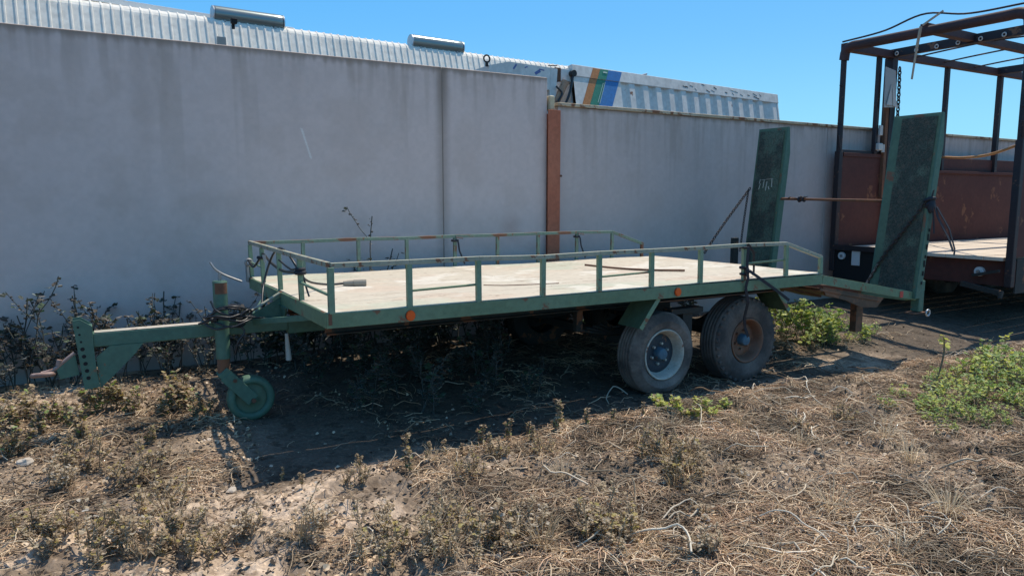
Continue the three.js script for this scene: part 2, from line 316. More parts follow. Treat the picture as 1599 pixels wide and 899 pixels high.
// ---------------------------------------------------------------- things behind the wall: warehouse, heaters, white container body
{
  const b = new THREE.Group(); b.name = 'warehouse'; b.position.set(0, 0, -18); b.rotation.y = 4.8 * Math.PI / 180; scene.add(b); baseOf.set(b, [0, 0, 0]);
  tag(b, 'warehouse with white ribbed metal cladding rising above the tall grey wall', 'building');
  const tilt = 0.31;
  // local frame: x along the eave, z towards the yard
  part('wall', box(-26, 0, -14, 17.1, 4.3, -0.35), M.roofGrey, b);
  const sheet = (x0, n, pitch) => {                                        // trapezoid ribs, leaning back, rolling over at the top
    const prof = [], rows = [[0, 4.0], [0, 5.8], [-0.02, 5.86], [-0.06, 5.91], [-0.12, 5.94], [-0.3, 5.95], [-1.0, 5.96]];
    for (let i = 0; i < n; i++) { const x = x0 + i * pitch; prof.push([x, 0], [x + pitch * 0.7, 0], [x + pitch * 0.78, 0.022], [x + pitch * 0.92, 0.022]); }
    prof.push([x0 + n * pitch - 0.002, 0]);
    const pos = [];
    for (let r = 0; r < rows.length - 1; r++) for (let i = 0; i < prof.length - 1; i++) {
      const P = (k, q) => { const [dz, y] = rows[q]; return [prof[k][0], y + (dz < -0.1 ? prof[k][1] : 0), dz + prof[k][1] * (dz < -0.1 ? 0.2 : 1) - (y - 4) * tilt]; };
      const a = P(i, r), c = P(i + 1, r), d = P(i + 1, r + 1), e = P(i, r + 1); pos.push(...a, ...c, ...d, ...a, ...d, ...e);
    }
    const g = new THREE.BufferGeometry(); g.setAttribute('position', new THREE.Float32BufferAttribute(pos, 3)); g.computeVertexNormals(); return g;
  };
  const white2 = paint([0.7, 0.66, 0.59], { s: 231, fade: [0.6, 0.57, 0.51], fadeAmt: 0.5, rust: 0.88, T: 4, rough: 0.9 });
  for (let k = 0; k < 36; k++) part('cladding_sheet', sheet(-17.6 + k * 0.976, 5, 0.1952), k % 7 === 3 ? white2 : M.cladWhite, b);
  const roof = part('roof', [plate([[-26, 5.95, -1.2], [17.5, 5.95, -1.2], [17.5, 6.0, -8], [-26, 6.0, -8]], 0.06, [0, -1, 0])], M.roofGrey, b);
  part('ridge_flashing', [beam([-9, 6.08, -1.9], [-1.5, 6.2, -1.9], 1.2, 0.16), beam([-1.5, 6.2, -1.9], [0.4, 6.22, -1.9], 1.2, 0.16), beam([0.4, 6.16, -1.9], [5.2, 6.05, -1.9], 1.2, 0.12)], std({ color: lin(0.7, 0.69, 0.66), roughness: 0.5 }), roof);
  const grime = std({ color: lin(0.33, 0.31, 0.28), roughness: 0.9 });
  part('patch_sheet', [box(3.0, 5.2, -0.19, 3.2, 5.42, -0.17)], grime, b);
  const fl = part('flood_light', [box(3.32, 5.74, -0.2, 3.46, 5.86, -0.08, 0.02)], M.black, b);
  part('bracket', [box(3.36, 5.64, -0.26, 3.42, 5.75, -0.18)], M.black, fl);
  part('vent_pipe', [cyl([17.2, 5.6, -0.5], [17.2, 5.94, -0.5], 0.03, 0.03, 8), cyl([17.2, 5.94, -0.5], [17.35, 5.98, -0.4], 0.03, 0.03, 8)], M.galv, b);
  for (const [x0, x1, y, lab] of [[3.08, 4.72, 5.98, 'silver cylindrical solar water tank on the warehouse roof, nearer the left edge'], [8.35, 9.98, 5.98, 'silver cylindrical solar water tank on the warehouse roof, above the dark wall joint']]) {
    const c = Math.cos(b.rotation.y), s = Math.sin(b.rotation.y), W = (x, z) => [x * c + z * s, -x * s + z * c - 18];
    const [bx, bz] = W((x0 + x1) / 2, -0.75), t = thing('water_tank', lab, 'tank', [bx, 5.86, bz], 'solar water tanks on the warehouse roof'), L = (x1 - x0) / 2, r = 0.19;
    t.rotation.y = b.rotation.y; baseOf.set(t, [0, 0, 0]);
    const p = (q) => V(q);
    part('tank', [new THREE.LatheGeometry([[0.0, -L], [r * 0.8, -L], [r, -L + 0.03], [r, -L + 0.2], [r * 1.012, -L + 0.21], [r * 1.012, -L + 0.23], [r, -L + 0.24], [r, L - 0.03], [r * 0.8, L], [0, L]].map((q) => new THREE.Vector2(...q)), 40).rotateZ(Math.PI / 2).translate(0, 0.19, 0)], M.tank, t);
    part('end_cap', new THREE.CylinderGeometry(r * 0.97, r * 0.99, 0.03, 32).rotateZ(Math.PI / 2).translate(-L - 0.012, 0.19, 0), M.galv, t);
    part('end_cap', new THREE.CylinderGeometry(r * 0.97, r * 0.99, 0.03, 32).rotateZ(Math.PI / 2).translate(L + 0.012, 0.19, 0), M.galv, t);
    for (const q of [-0.6, 0.6]) part('support', [box(q - 0.03, -0.03, -0.16, q + 0.03, 0.05, 0.16)], M.steel, t);
  }
  // white container body with painted stripes, leaning back, its face turned a little to the right
  const k = new THREE.Group(); k.name = 'container_body'; k.position.set(7.55, 0, -9.75); k.rotation.set(-0.17, 0.11, 0, 'YXZ'); scene.add(k); baseOf.set(k, [0, 0, 0]);
  tag(k, 'old white ribbed container body with orange, green and blue stripes behind the low wall', 'container');
  const Lc = 5.95, T = 4.02;
  const pr = [], pitch = 0.36; for (let x = 0.9; x < Lc - 0.5; x += pitch) pr.push([x, 0], [x + 0.14, 0], [x + 0.19, -0.05], [x + 0.31, -0.05]); pr.push([Lc - 0.22, 0], [Lc - 0.06, 0]);
  pr.unshift([-0.1, 0]);
  const pos = []; for (let i = 0; i < pr.length - 1; i++) { const [a, za] = pr[i], [c, zc] = pr[i + 1], y0 = 0.9, y1 = T - 0.19; pos.push(a, y0, za, c, y0, zc, c, y1, zc, a, y0, za, c, y1, zc, a, y1, za); }
  const sg = new THREE.BufferGeometry(); sg.setAttribute('position', new THREE.Float32BufferAttribute(pos, 3)); sg.computeVertexNormals();
  part('ribbed_side', sg, M.boxWhite, k);
  part('top_rail', [box(-0.12, T - 0.2, -0.09, Lc, T, 0.014, 0.01)], M.boxWhite, k);
  part('corner_post', box(Lc - 0.062, 0.9, -0.1, Lc - 0.02, T - 0.2, 0.01), M.boxWhite, k);
  part('roof', box(-0.1, T - 0.05, -2.35, Lc - 0.03, T - 0.02, -0.09), M.boxWhite, k);
  part('end_wall', [box(Lc - 0.1, 0.9, -2.35, Lc - 0.05, T - 0.06, -0.12), box(-0.1, 0.9, -2.35, -0.05, T - 0.06, -0.12), box(-0.1, 0.9, -2.4, Lc - 0.05, T - 0.06, -2.35), box(-0.1, 0.85, -2.4, Lc - 0.05, 0.9, -0.06)], M.boxWhite, k);
  part('underframe', [box(0.4, 0.55, -0.5, Lc - 0.4, 0.85, -0.3), box(0.4, 0.55, -2, Lc - 0.4, 0.85, -1.8), box(0.6, -0.1, -2.1, 0.8, 0.55, -0.3), box(4.6, -0.1, -2.1, 4.8, 0.55, -0.3)], M.chassis, k);
  const para = (x, w, m, nm) => { const sl = 0.5, f = (y) => x + (y - T) * sl; return part(nm, [plate([[f(T - 0.02), T - 0.02, 0.017], [f(T - 0.02) + w, T - 0.02, 0.017], [f(T - 0.2) + w, T - 0.2, 0.017], [f(T - 0.2), T - 0.2, 0.017]], 0.004, [0, 0, 1]), plate([[f(T - 0.2), T - 0.205, 0.004], [f(T - 0.2) + w, T - 0.205, 0.004], [f(T - 1.2) + w, T - 1.2, 0.004], [f(T - 1.2), T - 1.2, 0.004]], 0.004, [0, 0, 1])], m, k); };
  para(0.38, 0.17, M.stripeOrange, 'painted_stripe'); para(0.555, 0.2, M.stripeGreen, 'painted_stripe'); para(0.76, 0.33, M.stripeBlue, 'painted_stripe');
  const tagm = std({ color: lin(0.5, 0.6, 0.52) });
  part('white_line', [beam([0.59, T - 0.26, 0.012], [0.41, T - 0.62, 0.012], 0.004, 0.01), beam([0.64, T - 0.24, 0.012], [0.45, T - 0.64, 0.012], 0.004, 0.01), beam([0.6, T - 0.07, 0.026], [0.7, T - 0.07, 0.026], 0.004, 0.025)], tagm, k);
  const rs = rng(5), sc = []; for (let i = 0; i < 16; i++) { const x = 2.6 + rs() * 2.85, y = T - 0.02 - rs() * 0.12; sc.push(beam([x, y, 0.0155], [x + 0.03 + rs() * 0.14 * (i % 3 === 0 ? 2 : 0.5), y - 0.01 - rs() * 0.035, 0.0155], 0.004, 0.007 + rs() * 0.016)); }
  part('scraped_patch', sc, std({ color: lin(0.07, 0.055, 0.05), roughness: 0.95 }), k);
  // drawbar head between the two: rusty machinery seen over the end of the tall wall
  const h = thing('rusty_hydraulic_arm', 'rusty white hydraulic arm poking up over the end of the tall wall', 'machinery', [7.05, 3.2, -10.45]);
  part('arm', [beam([6.95, 3.1, -10.45], [7.0, 3.86, -10.45], 0.12, 0.13)], M.boxWhite, h);
  part('bracket', [box(7.02, 3.66, -10.52, 7.14, 3.88, -10.4, 0.01)], M.rust, h);
  part('head_plate', [box(7.15, 3.66, -10.5, 7.36, 3.88, -10.42, 0.01)], M.boxWhite, h);
  part('cylinder', [cyl([6.98, 3.2, -10.38], [7.22, 3.66, -10.38], 0.055, 0.065, 14)], paint([0.45, 0.22, 0.12], { s: 233, rust: 0.6, n: 256 }), h);
  part('hose', tube([[7.16, 3.2, -10.36], [7.26, 3.42, -10.34], [7.32, 3.62, -10.34], [7.36, 3.8, -10.36]], 0.022, 14, 6), M.cable, h);
  part('hose', tube([[7.0, 3.56, -10.34], [7.1, 3.45, -10.3], [7.02, 3.3, -10.3], [7.12, 3.2, -10.3]], 0.018, 14, 6), M.cable, h);
  part('round_pivot', cyl([7.36, 3.8, -10.45], [7.36, 3.8, -10.32], 0.05, 0.055, 16), M.chassis, h);
  part('pedestal', box(6.94, -0.1, -10.6, 7.1, 3.15, -10.4), M.chassis, h);
  const j = thing('boom_cover', 'low white metal boom cover with blue scuffs showing just above the tall wall', 'machinery', [6.3, 3.5, -10.4]);
  part('cover', [plate([[5.75, 3.5, -10.4], [6.98, 3.5, -10.4], [6.98, 3.86, -10.4], [6.12, 3.89, -10.4], [5.75, 3.8, -10.4]], 0.7, [0, 0, -1])], M.boxWhite, j);
  [beam([6.2, 3.78, -10.397], [6.26, 3.86, -10.397], 0.004, 0.03), beam([6.62, 3.74, -10.397], [6.72, 3.8, -10.397], 0.004, 0.05), beam([6.7, 3.82, -10.397], [6.8, 3.81, -10.397], 0.004, 0.02), beam([6.42, 3.82, -10.397], [6.47, 3.84, -10.397], 0.004, 0.02)].forEach((g) => part('scuff', g, M.scuff, j));
  part('lifting_eye', [new THREE.TorusGeometry(0.055, 0.014, 6, 14).translate(5.72, 3.9, -10.42), box(5.7, 3.78, -10.44, 5.74, 3.86, -10.4)], M.chassis, j);
  part('support_leg', box(6.2, -0.1, -11, 6.4, 3.5, -10.6), M.chassis, j);
  part('loose_bar', beam([6.88, 3.895, -10.4], [7.06, 3.91, -10.4], 0.02, 0.015), M.rust, j);
}

// ---------------------------------------------------------------- the green flatbed trailer
const ZN = -4.7, ZF = -7.26, DY = 0.936, XF = 1.36, XR = 6.49;
const tr = thing('flatbed_trailer', 'green two-axle flatbed trailer with railings and upright loading ramps, parked along the wall', 'trailer', [4, -0.05, -6]);
{
  const r = rng(11);
  // deck sheets: a strip along the near edge and three wide sheets, each slightly dished
  const sheet = (x0, x1, z0, z1, s) => {
    const nx = Math.round((x1 - x0) / 0.1), nz = Math.max(4, Math.round((z1 - z0) / 0.1)), g = new THREE.BoxGeometry(x1 - x0, 0.006, z1 - z0, nx, 1, nz).translate((x0 + x1) / 2, 0, (z0 + z1) / 2), p = g.attributes.position;
    for (let i = 0; i < p.count; i++) { const x = p.getX(i), z = p.getZ(i); p.setY(i, p.getY(i) + DY + 0.002 + (wn(x, z, 0.8, 3, 900 + s) - 0.5) * 0.024 * sstep(ZF - 0.05, ZF + 0.3, z) * sstep(ZN, ZN - 0.3, z) + (z < ZF + 0.2 ? (wn(x, 1, 1.1, 2, 905) - 0.42) * 0.03 : 0)); }
    g.computeVertexNormals(); return g;
  };
  part('deck_sheet', sheet(XF + 0.012, XR, -5.148, ZN - 0.012, 1), M.deck, tr);
  part('deck_sheet', sheet(XF + 0.012, 3.46, ZF + 0.03, -5.153, 1), M.deck, tr);
  part('deck_sheet', sheet(3.464, 5.1, ZF + 0.03, -5.153, 1), M.deck, tr);
  part('deck_sheet', sheet(5.104, XR, ZF + 0.03, -5.153, 1), M.deck, tr);
  // frame beams (channel: web with lips)
  const chan = (a, b, h, s) => [beam(a, b, 0.008, h), beam([a[0], a[1] + h / 2 - 0.004, a[2] - s * 0.022], [b[0], b[1] + h / 2 - 0.004, b[2] - s * 0.022], 0.044, 0.008), beam([a[0], a[1] - h / 2 + 0.004, a[2] - s * 0.022], [b[0], b[1] - h / 2 + 0.004, b[2] - s * 0.022], 0.044, 0.008)];
  part('side_beam', chan([XF, 0.886, ZN - 0.004], [XR, 0.872, ZN - 0.004], 0.1, 1), M.green, tr);
  part('side_beam', chan([XF, 0.886, ZF + 0.004], [XR, 0.872, ZF + 0.004], 0.1, -1), M.green, tr);
  part('front_beam', [box(XF - 0.004, 0.836, ZF + 0.01, XF + 0.008, 0.938, ZN - 0.01), box(XF, 0.836, ZF + 0.01, XF + 0.05, 0.842, ZN - 0.01), box(XF + 0.0, 0.926, ZF + 0.01, XF + 0.012, 0.941, ZN - 0.01)], M.green, tr);
  part('rear_beam', box(XR - 0.02, 0.82, ZF + 0.01, XR + 0.008, 0.92, ZN - 0.06), M.green, tr);
  for (const [z, s] of [[ZN - 0.004, 1], [ZF + 0.004, -1]]) part('ramp_beam', chan([XR + 0.006, 0.868, z], [8.2, 0.578, z], 0.092, s), M.green, tr);
  for (const z of [-5.35, -6.6]) part('ramp_beam', [beam([XR + 0.01, 0.85, z], [8.18, 0.56, z], 0.05, 0.08)], M.rust, tr);
  part('rear_cross_member', [box(8.1, 0.53, ZF + 0.02, 8.19, 0.62, ZN - 0.06)], M.green, tr);
  part('rear_cross_member', [beam([7.2, 0.7, ZF + 0.02], [7.2, 0.7, ZN - 0.05], 0.06, 0.05)], M.rust, tr);
  const brd = paint([0.1, 0.05, 0.028], { s: 241, fade: [0.05, 0.04, 0.03], fadeAmt: 1, rust: 0.5, n: 256 });
  for (let i = 0; i < 5; i++) part('hanging_board', [beam([6.5 + (i % 2) * 0.05, 0.765 - i * 0.005, -4.86 - i * 0.3], [7.55 - (i % 3) * 0.1, 0.575 - i * 0.004, -4.86 - i * 0.3], 0.27, 0.03)], brd, tr);
  part('hanging_board', plate([[6.55, 0.79, -4.735], [7.62, 0.6, -4.735], [7.5, 0.5, -4.735], [7.2, 0.53, -4.735], [6.95, 0.62, -4.735], [6.6, 0.7, -4.735]], 0.02, [0, 0, -1]), brd, tr);
  part('hanging_bracket', box(7.42, 0.2, -5.0, 7.54, 0.56, -4.92), brd, tr);
  part('red_marker', box(7.86, 0.588, ZN + 0.001, 7.92, 0.66, ZN + 0.006, 0.002), M.redRef, tr);
  // cross members and main chassis
  for (let i = 0; i < 8; i++) part('cross_member', box(XF + 0.3 + i * 0.64, 0.842, ZF + 0.05, XF + 0.36 + i * 0.64, 0.925, ZN - 0.06), M.chassis, tr);
  for (const z of [-5.42, -6.56]) part('main_beam', [box(1.55, 0.66, z - 0.006, 6.4, 0.838, z + 0.006), box(1.55, 0.66, z - 0.05, 6.4, 0.672, z + 0.05), box(1.55, 0.828, z - 0.05, 6.4, 0.84, z + 0.05)], M.chassis, tr);
  // drawbar, gussets, hitch
  part('drawbar', [box(0.015, 0.632, -6.035, 1.4, 0.737, -5.93, 0.01), box(1.4, 0.6, -6.03, 2.6, 0.715, -5.935, 0.008)], M.tealGreen, tr);
  part('gusset', plate([[1.05, 0.735, -5.99], [1.36, 0.9, -5.99], [1.36, 0.735, -5.99]], 0.012, [0, 0, 1]), M.tealGreen, tr);
  part('gusset', plate([[XF - 0.006, 0.838, -5.75], [XF - 0.006, 0.838, -6.2], [XF + 0.02, 0.715, -6.03], [XF + 0.02, 0.715, -5.93]], 0.012, [-1, 0, 0]), M.tealGreen, tr);
  part('stay_bar', beam([1.02, 0.745, -5.98], [1.352, 0.935, -5.98], 0.05, 0.012), M.railWorn, tr);
  part('worn_top', box(0.03, 0.737, -6.03, 0.8, 0.741, -5.933, 0.001), paint([0.5, 0.44, 0.36], { s: 261, fade: [0.3, 0.32, 0.24], fadeAmt: 0.6, rust: 0.7, n: 256 }), tr);
  part('stay_bar', beam([1.14, 0.72, -6.02], [1.45, 0.86, -6.8], 0.045, 0.045), M.tealGreen, tr);
  part('stay_bar', beam([1.14, 0.72, -5.94], [1.45, 0.84, -5.2], 0.045, 0.045), M.tealGreen, tr);
  const hp = part('hitch_plate', [plate([[-0.1, 0.838, -5.925], [-0.055, 0.845, -5.925], [0.012, 0.795, -5.925], [0.03, 0.44, -5.925], [0.045, 0.345, -5.925], [-0.055, 0.335, -5.925]], 0.014, [0, 0, 1]), plate([[-0.1, 0.838, -6.06], [-0.055, 0.845, -6.06], [0.012, 0.795, -6.06], [0.03, 0.44, -6.06], [0.045, 0.345, -6.06], [-0.055, 0.335, -6.06]], 0.014, [0, 0, 1]), box(-0.02, 0.36, -6.045, 0.02, 0.79, -5.926)], M.tealGreen, tr);
  const holes = []; for (let i = 0; i < 8; i++) { const y = 0.79 - i * 0.053, x = -0.068 + i * 0.006; holes.push(cyl([x, y, -5.915], [x, y, -5.9095], 0.008 + (i > 2 ? 0.006 : 0), undefined, 14)); }
  holes.forEach((g) => part('bolt_hole', g, M.black, hp));
  part('hitch_brace', plate([[0.046, 0.335, -5.945], [0.03, 0.56, -5.945], [0.12, 0.635, -5.945], [0.34, 0.635, -5.945], [0.28, 0.56, -5.945], [0.12, 0.4, -5.945]], 0.02, [0, 0, 1]), M.tealGreen, tr);
  part('tow_arm', [plate([[-0.22, 0.5, -5.99], [-0.1, 0.6, -5.99], [-0.08, 0.44, -5.99], [-0.2, 0.42, -5.99]], 0.03, [0, 0, 1])], M.tealGreen, tr);
  part('tow_eye', [tube([[-0.1, 0.6, -5.97], [-0.18, 0.535, -5.97], [-0.23, 0.495, -5.97], [-0.27, 0.482, -5.97], [-0.31, 0.475, -5.97]], 0.014, 16, 8), new THREE.TorusGeometry(0.05, 0.017, 8, 18).rotateX(Math.PI / 2 - 0.2).scale(1.2, 1, 1).translate(-0.3, 0.464, -5.97), cyl([-0.205, 0.52, -5.97], [-0.195, 0.56, -5.97], 0.018, 0.018, 8)], paint([0.34, 0.25, 0.22], { s: 251, fade: [0.2, 0.1, 0.07], fadeAmt: 0.9, rust: 0.66, n: 256 }), tr);
  // jockey wheel
  const jk = sub('jockey_wheel', tr);
  part('tube', [cyl([0.88, 0.47, -5.86], [0.88, 1.06, -5.86], 0.053, 0.053, 24), cyl([0.88, 1.06, -5.86], [0.88, 1.072, -5.86], 0.056, 0.05, 24)], M.tealGreen, jk);
  part('rust_patch', [new THREE.CylinderGeometry(0.0545, 0.0545, 0.085, 16, 1, true, -0.9, 1.9).translate(0.88, 1.018, -5.86)], M.rust, jk);
  part('inner_tube', cyl([0.88, 0.36, -5.86], [0.88, 0.475, -5.86], 0.047, 0.047, 20), M.rust, jk);
  part('mounting_bracket', box(0.83, 0.62, -5.94, 0.93, 0.75, -5.88), M.tealGreen, jk);
  part('crank_handle', [cyl([0.88, 1.07, -5.86], [0.885, 1.135, -5.86], 0.012, 0.012, 8), tube([[0.82, 1.215, -5.87], [0.85, 1.165, -5.86], [0.9, 1.125, -5.86], [0.99, 1.08, -5.86], [1.04, 1.058, -5.86]], 0.009, 16, 6)], M.steel, jk);
  for (const dz of [-0.07, 0.07]) part('fork_plate', [beam([0.88, 0.345, -5.86 + dz], [1.075, 0.125, -5.86 + dz], 0.012, 0.1)], M.tealGreen, jk);
  part('fork_head', [beam([0.86, 0.375, -5.86], [0.94, 0.285, -5.86], 0.14, 0.09)], M.tealGreen, jk);
  part('wheel_disc', [new THREE.LatheGeometry([[0.0, -0.06], [0.035, -0.06], [0.04, -0.028], [0.108, -0.022], [0.112, -0.03], [0.112, 0.03], [0.108, 0.022], [0.04, 0.028], [0.035, 0.06], [0, 0.06]].map((q) => new THREE.Vector2(...q)), 40).rotateX(Math.PI / 2).scale(1.06, 1.06, 1).translate(1.068, 0.132, -5.86)], M.rampGreen, jk);
  part('tyre', [new THREE.LatheGeometry([[0.11, -0.03], [0.118, -0.05], [0.135, -0.054], [0.155, -0.05], [0.168, -0.035], [0.17, -0.006], [0.166, 0], [0.17, 0.006], [0.168, 0.035], [0.155, 0.05], [0.135, 0.054], [0.118, 0.05], [0.11, 0.03]].map((q) => new THREE.Vector2(...q)), 48).rotateX(Math.PI / 2).scale(1.06, 1.06, 1).translate(1.068, 0.132, -5.86)], M.tealGreen, jk);
  part('axle_bolt', cyl([1.075, 0.125, -5.96], [1.075, 0.125, -5.765], 0.018, 0.018, 8), M.rust, jk);
  part('fork_bolt', cyl([0.945, 0.3, -5.8], [0.945, 0.3, -5.772], 0.015, 0.015, 8), M.rust, jk);
  part('prop_rod', cyl([1.385, 0.39, -5.9], [1.375, 0.61, -5.9], 0.024, 0.014, 10), std({ color: lin(0.4, 0.39, 0.36) }), tr);
  // railings
  const top = (pts, m) => part('top_rail', pts, m, tr);
  const RY = 1.255;
  const jit = (x, z, y) => [x, y + (r() - 0.5) * 0.016, z + (r() - 0.5) * 0.012];
  const nx = [1.4, 1.96, 2.51, 3.085, 3.635, 4.2, 4.78, 5.34, 5.935];
  top([...bar(nx.map((x) => jit(x, ZN - 0.02, RY + 0.006 * Math.cos(x))), 0.034, 0.034), beam([5.93, RY, ZN - 0.02], [6.475, 1.1, ZN - 0.02], 0.034, 0.034)], M.railWorn);
  nx.concat([6.465]).forEach((x, i) => part('rail_post', beam([x + (r() - 0.5) * 0.012, 0.93, ZN - 0.016], [x, i === 9 ? 1.105 : RY - 0.012, ZN - 0.02], i === 0 ? 0.045 : 0.034, 0.04), M.railGreen, tr));
  const fz = [ZN - 0.02, -5.41, -6.07, -6.72, ZF + 0.02];
  top([...bar(fz.map((z, i) => [1.385 - 0.012 * (i > 0), RY + 0.008 + i * 0.004, z]), 0.034, 0.034)], M.railWorn);
  fz.slice(1, 5).forEach((z, i) => part('rail_post', beam([XF + 0.022, 0.93, z], [1.375, RY + 0.0, z], 0.034, 0.036), M.railGreen, tr));
  const fx = [1.37, 1.88, 2.45, 2.985, 3.56, 4.105, 4.66, 5.225, 5.775];
  top([...bar(fx.map((x) => jit(x, ZF + 0.02, 1.275)), 0.034, 0.034), beam([5.77, 1.275, ZF + 0.02], [6.28, 1.11, ZF + 0.02], 0.034, 0.034)], M.farRail);
  fx.slice(1).concat([6.27]).forEach((x, i) => part('rail_post', beam([x, 0.93, ZF + 0.016], [x, i === 8 ? 1.12 : 1.265, ZF + 0.02], 0.034, 0.036), i === 8 ? M.rust : M.farRail, tr));
  for (const [a, b, y] of [[1.96, 2.51, 1.055], [3.635, 4.2, 1.06], [5.34, 5.935, 1.09]]) part('middle_rail', cyl([a + 0.01, y - 0.006, ZN - 0.03], [b - 0.01, y + 0.006, ZN - 0.03], 0.009, 0.009, 8), M.green, tr);
  part('middle_rail', cyl([1.385, 1.06, ZN - 0.03], [1.375, 1.075, -5.4], 0.011, 0.011, 8), M.railGreen, tr);
  part('middle_rail', cyl([1.375, 1.08, -6.73], [1.37, 1.09, ZF + 0.03], 0.009, 0.009, 8), M.railGreen, tr);
  part('corner_plate', box(1.372, 0.86, ZN - 0.002, 1.395, 0.94, ZN + 0.006), M.rust, tr);
  // side reflectors
  for (const x of [1.955, 4.49]) { const k = part('reflector', new THREE.CylinderGeometry(0.031, 0.034, 0.018, 20).scale(1, 1, 1.15).rotateX(Math.PI / 2).translate(x, 0.878, ZN + 0.01), M.orange, tr); part('reflector_base', cyl([x, 0.878, ZN], [x, 0.878, ZN + 0.004], 0.038, 0.038, 16), M.chassis, k); }
  // mudguard flaps: slanting plates with a turned-down outer lip
  const mg = (x0, y0, x1, y1) => {
    const k = part('mudguard', [plate([[x0, y0, ZN - 0.03], [x1, y1, ZN - 0.03], [x1, y1, ZN - 0.34], [x0, y0, ZN - 0.34]], 0.006, [Math.sign(x1 - x0) * -0.5, 0.6, 0])], M.rampGreen, tr);
    part('mudguard_lip', [beam([x0, y0, ZN - 0.026], [x1, y1, ZN - 0.026], 0.01, 0.042)], M.railGreen, k);
  };
  mg(4.3, 0.83, 4.1, 0.575); mg(5.83, 0.82, 6.03, 0.58);
  part('mudguard_top', [box(4.3, 0.79, -5.2, 5.84, 0.797, ZN - 0.04)], M.rust, tr);
  // suspension
  for (const x of [4.49, 5.58]) { part('axle', box(x - 0.04, 0.29, -6.95, x + 0.04, 0.37, -5.05), M.chassis, tr); }
  for (const z of [-5.42, -6.56]) {
    const sp = []; for (let i = 0; i < 4; i++) { sp.push(tube([[3.95 + i * 0.08, 0.47 + i * 0.014, z], [4.38, 0.395 + i * 0.014, z], [4.85 - i * 0.08, 0.47 + i * 0.014, z]], 0.016, 10, 4)); sp.push(tube([[5.02 + i * 0.08, 0.47 + i * 0.014, z], [5.45, 0.395 + i * 0.014, z], [5.92 - i * 0.08, 0.47 + i * 0.014, z]], 0.016, 10, 4)); }
    part('leaf_spring', sp, M.chassis, tr);
    part('spring_hanger', [box(3.9, 0.46, z - 0.03, 3.97, 0.67, z + 0.03), box(4.84, 0.46, z - 0.05, 5.04, 0.67, z + 0.05), box(5.9, 0.46, z - 0.03, 5.97, 0.67, z + 0.03)], M.chassis, tr);
  }
  part('equaliser', [box(4.62, 0.63, -5.02, 5.02, 0.68, -4.9), box(4.8, 0.4, -5.06, 4.92, 0.64, -4.94)], M.chassis, tr);
  // wheels
  const wheel = (x, y, zf, R, rr, w, mt, mr, mh, lugs, s) => {            // zf: plane of the outer face, s: +1 faces the yard
    const k = sub('wheel', tr), P = (a) => a.map((q) => new THREE.Vector2(q[0], q[1]));
    const prof = [[rr - 0.01, -0.03], [rr + 0.012, -0.004], [rr + 0.03, 0.004], [lerp(rr, R, 0.5), 0.016], [R - 0.075, 0.012], [R - 0.035, -0.006], [R - 0.008, -0.03]];
    for (let i = 0; i < 5; i++) { const a = -0.04 - i * (w - 0.07) / 5, b = a - (w - 0.07) / 5 + 0.012; prof.push([R, a], [R + 0.002, (a + b) / 2], [R, b], [R - 0.01, b - 0.002], [R - 0.01, b - 0.01]); }
    prof.push([R - 0.01, -w + 0.03], [R - 0.04, -w + 0.008], [rr + 0.03, -w], [rr, -w + 0.03]);
    const at = (g) => g.rotateX(Math.PI / 2).rotateY(s < 0 ? Math.PI : 0).translate(x, y, zf);
    const sag = (g) => { const p = g.attributes.position; for (let i = 0; i < p.count; i++) { const d = p.getY(i) - (y - R + 0.022); if (d < 0) { p.setY(i, p.getY(i) - d * 0.85); p.setZ(i, p.getZ(i)); } } g.computeVertexNormals(); return g; };
    const lath = (a, n = 56) => at(new THREE.LatheGeometry(P(a), n));
    part('tyre', sag(lath(prof, 64)), mt, k);
    if (lugs) { const L = []; for (let i = 0; i < 34; i++) { const a = i / 34 * Math.PI * 2; L.push(new RoundedBoxGeometry(0.034, 0.075, 0.024, 1, 0.006).translate(0, R - 0.048, -0.014).rotateZ(a).rotateY(s < 0 ? Math.PI : 0).translate(x, y, zf)); } const t = part('tread_lugs', L, mt, k); t.userData.kind = 'stuff'; }
    part('rim', [lath([[rr + 0.004, -0.012], [rr + 0.008, 0.004], [rr - 0.006, 0.006], [rr - 0.014, -0.012], [rr - 0.03, -0.03], [rr - 0.034, -0.07], [rr - 0.05, -0.095]]) ], mr, k);
    part('wheel_disc', [lath([[rr - 0.045, -0.09], [rr - 0.07, -0.08], [rr - 0.1, -0.075], [0.075, -0.085], [0.0, -0.085]])], lugs ? mr : mt === M.tyreA ? M.disc : mh, k);
    part('hub', [lath([[0.058, -0.086], [0.058, -0.04], [0.05, -0.022], [0.046, -0.012], [0, -0.008]], 28)], mh, k);
    for (let i = 0; i < 6; i++) { const a = i / 6 * Math.PI * 2 + 0.3; part('wheel_nut', cyl([x + Math.cos(a) * 0.095, y + Math.sin(a) * 0.095, zf - s * 0.09], [x + Math.cos(a) * 0.095, y + Math.sin(a) * 0.095, zf - s * 0.055], 0.012, 0.012, 6), mr, k); }
    return k;
  };
  wheel(4.49, 0.285, -4.84, 0.385, 0.228, 0.25, M.tyreA, M.rimPale, M.hubBlue, false, 1);
  wheel(5.6, 0.3, -4.86, 0.43, 0.215, 0.26, M.tyreB, M.rimRust, M.hubBlue, true, 1);
  wheel(4.49, 0.37, -7.1, 0.385, 0.205, 0.25, M.chassis, M.chassis, M.chassis, false, -1);  // both far wheels coloured dark all over, painting in the shade under the deck
  wheel(5.58, 0.35, -7.1, 0.385, 0.205, 0.25, M.chassis, M.chassis, M.chassis, false, -1);
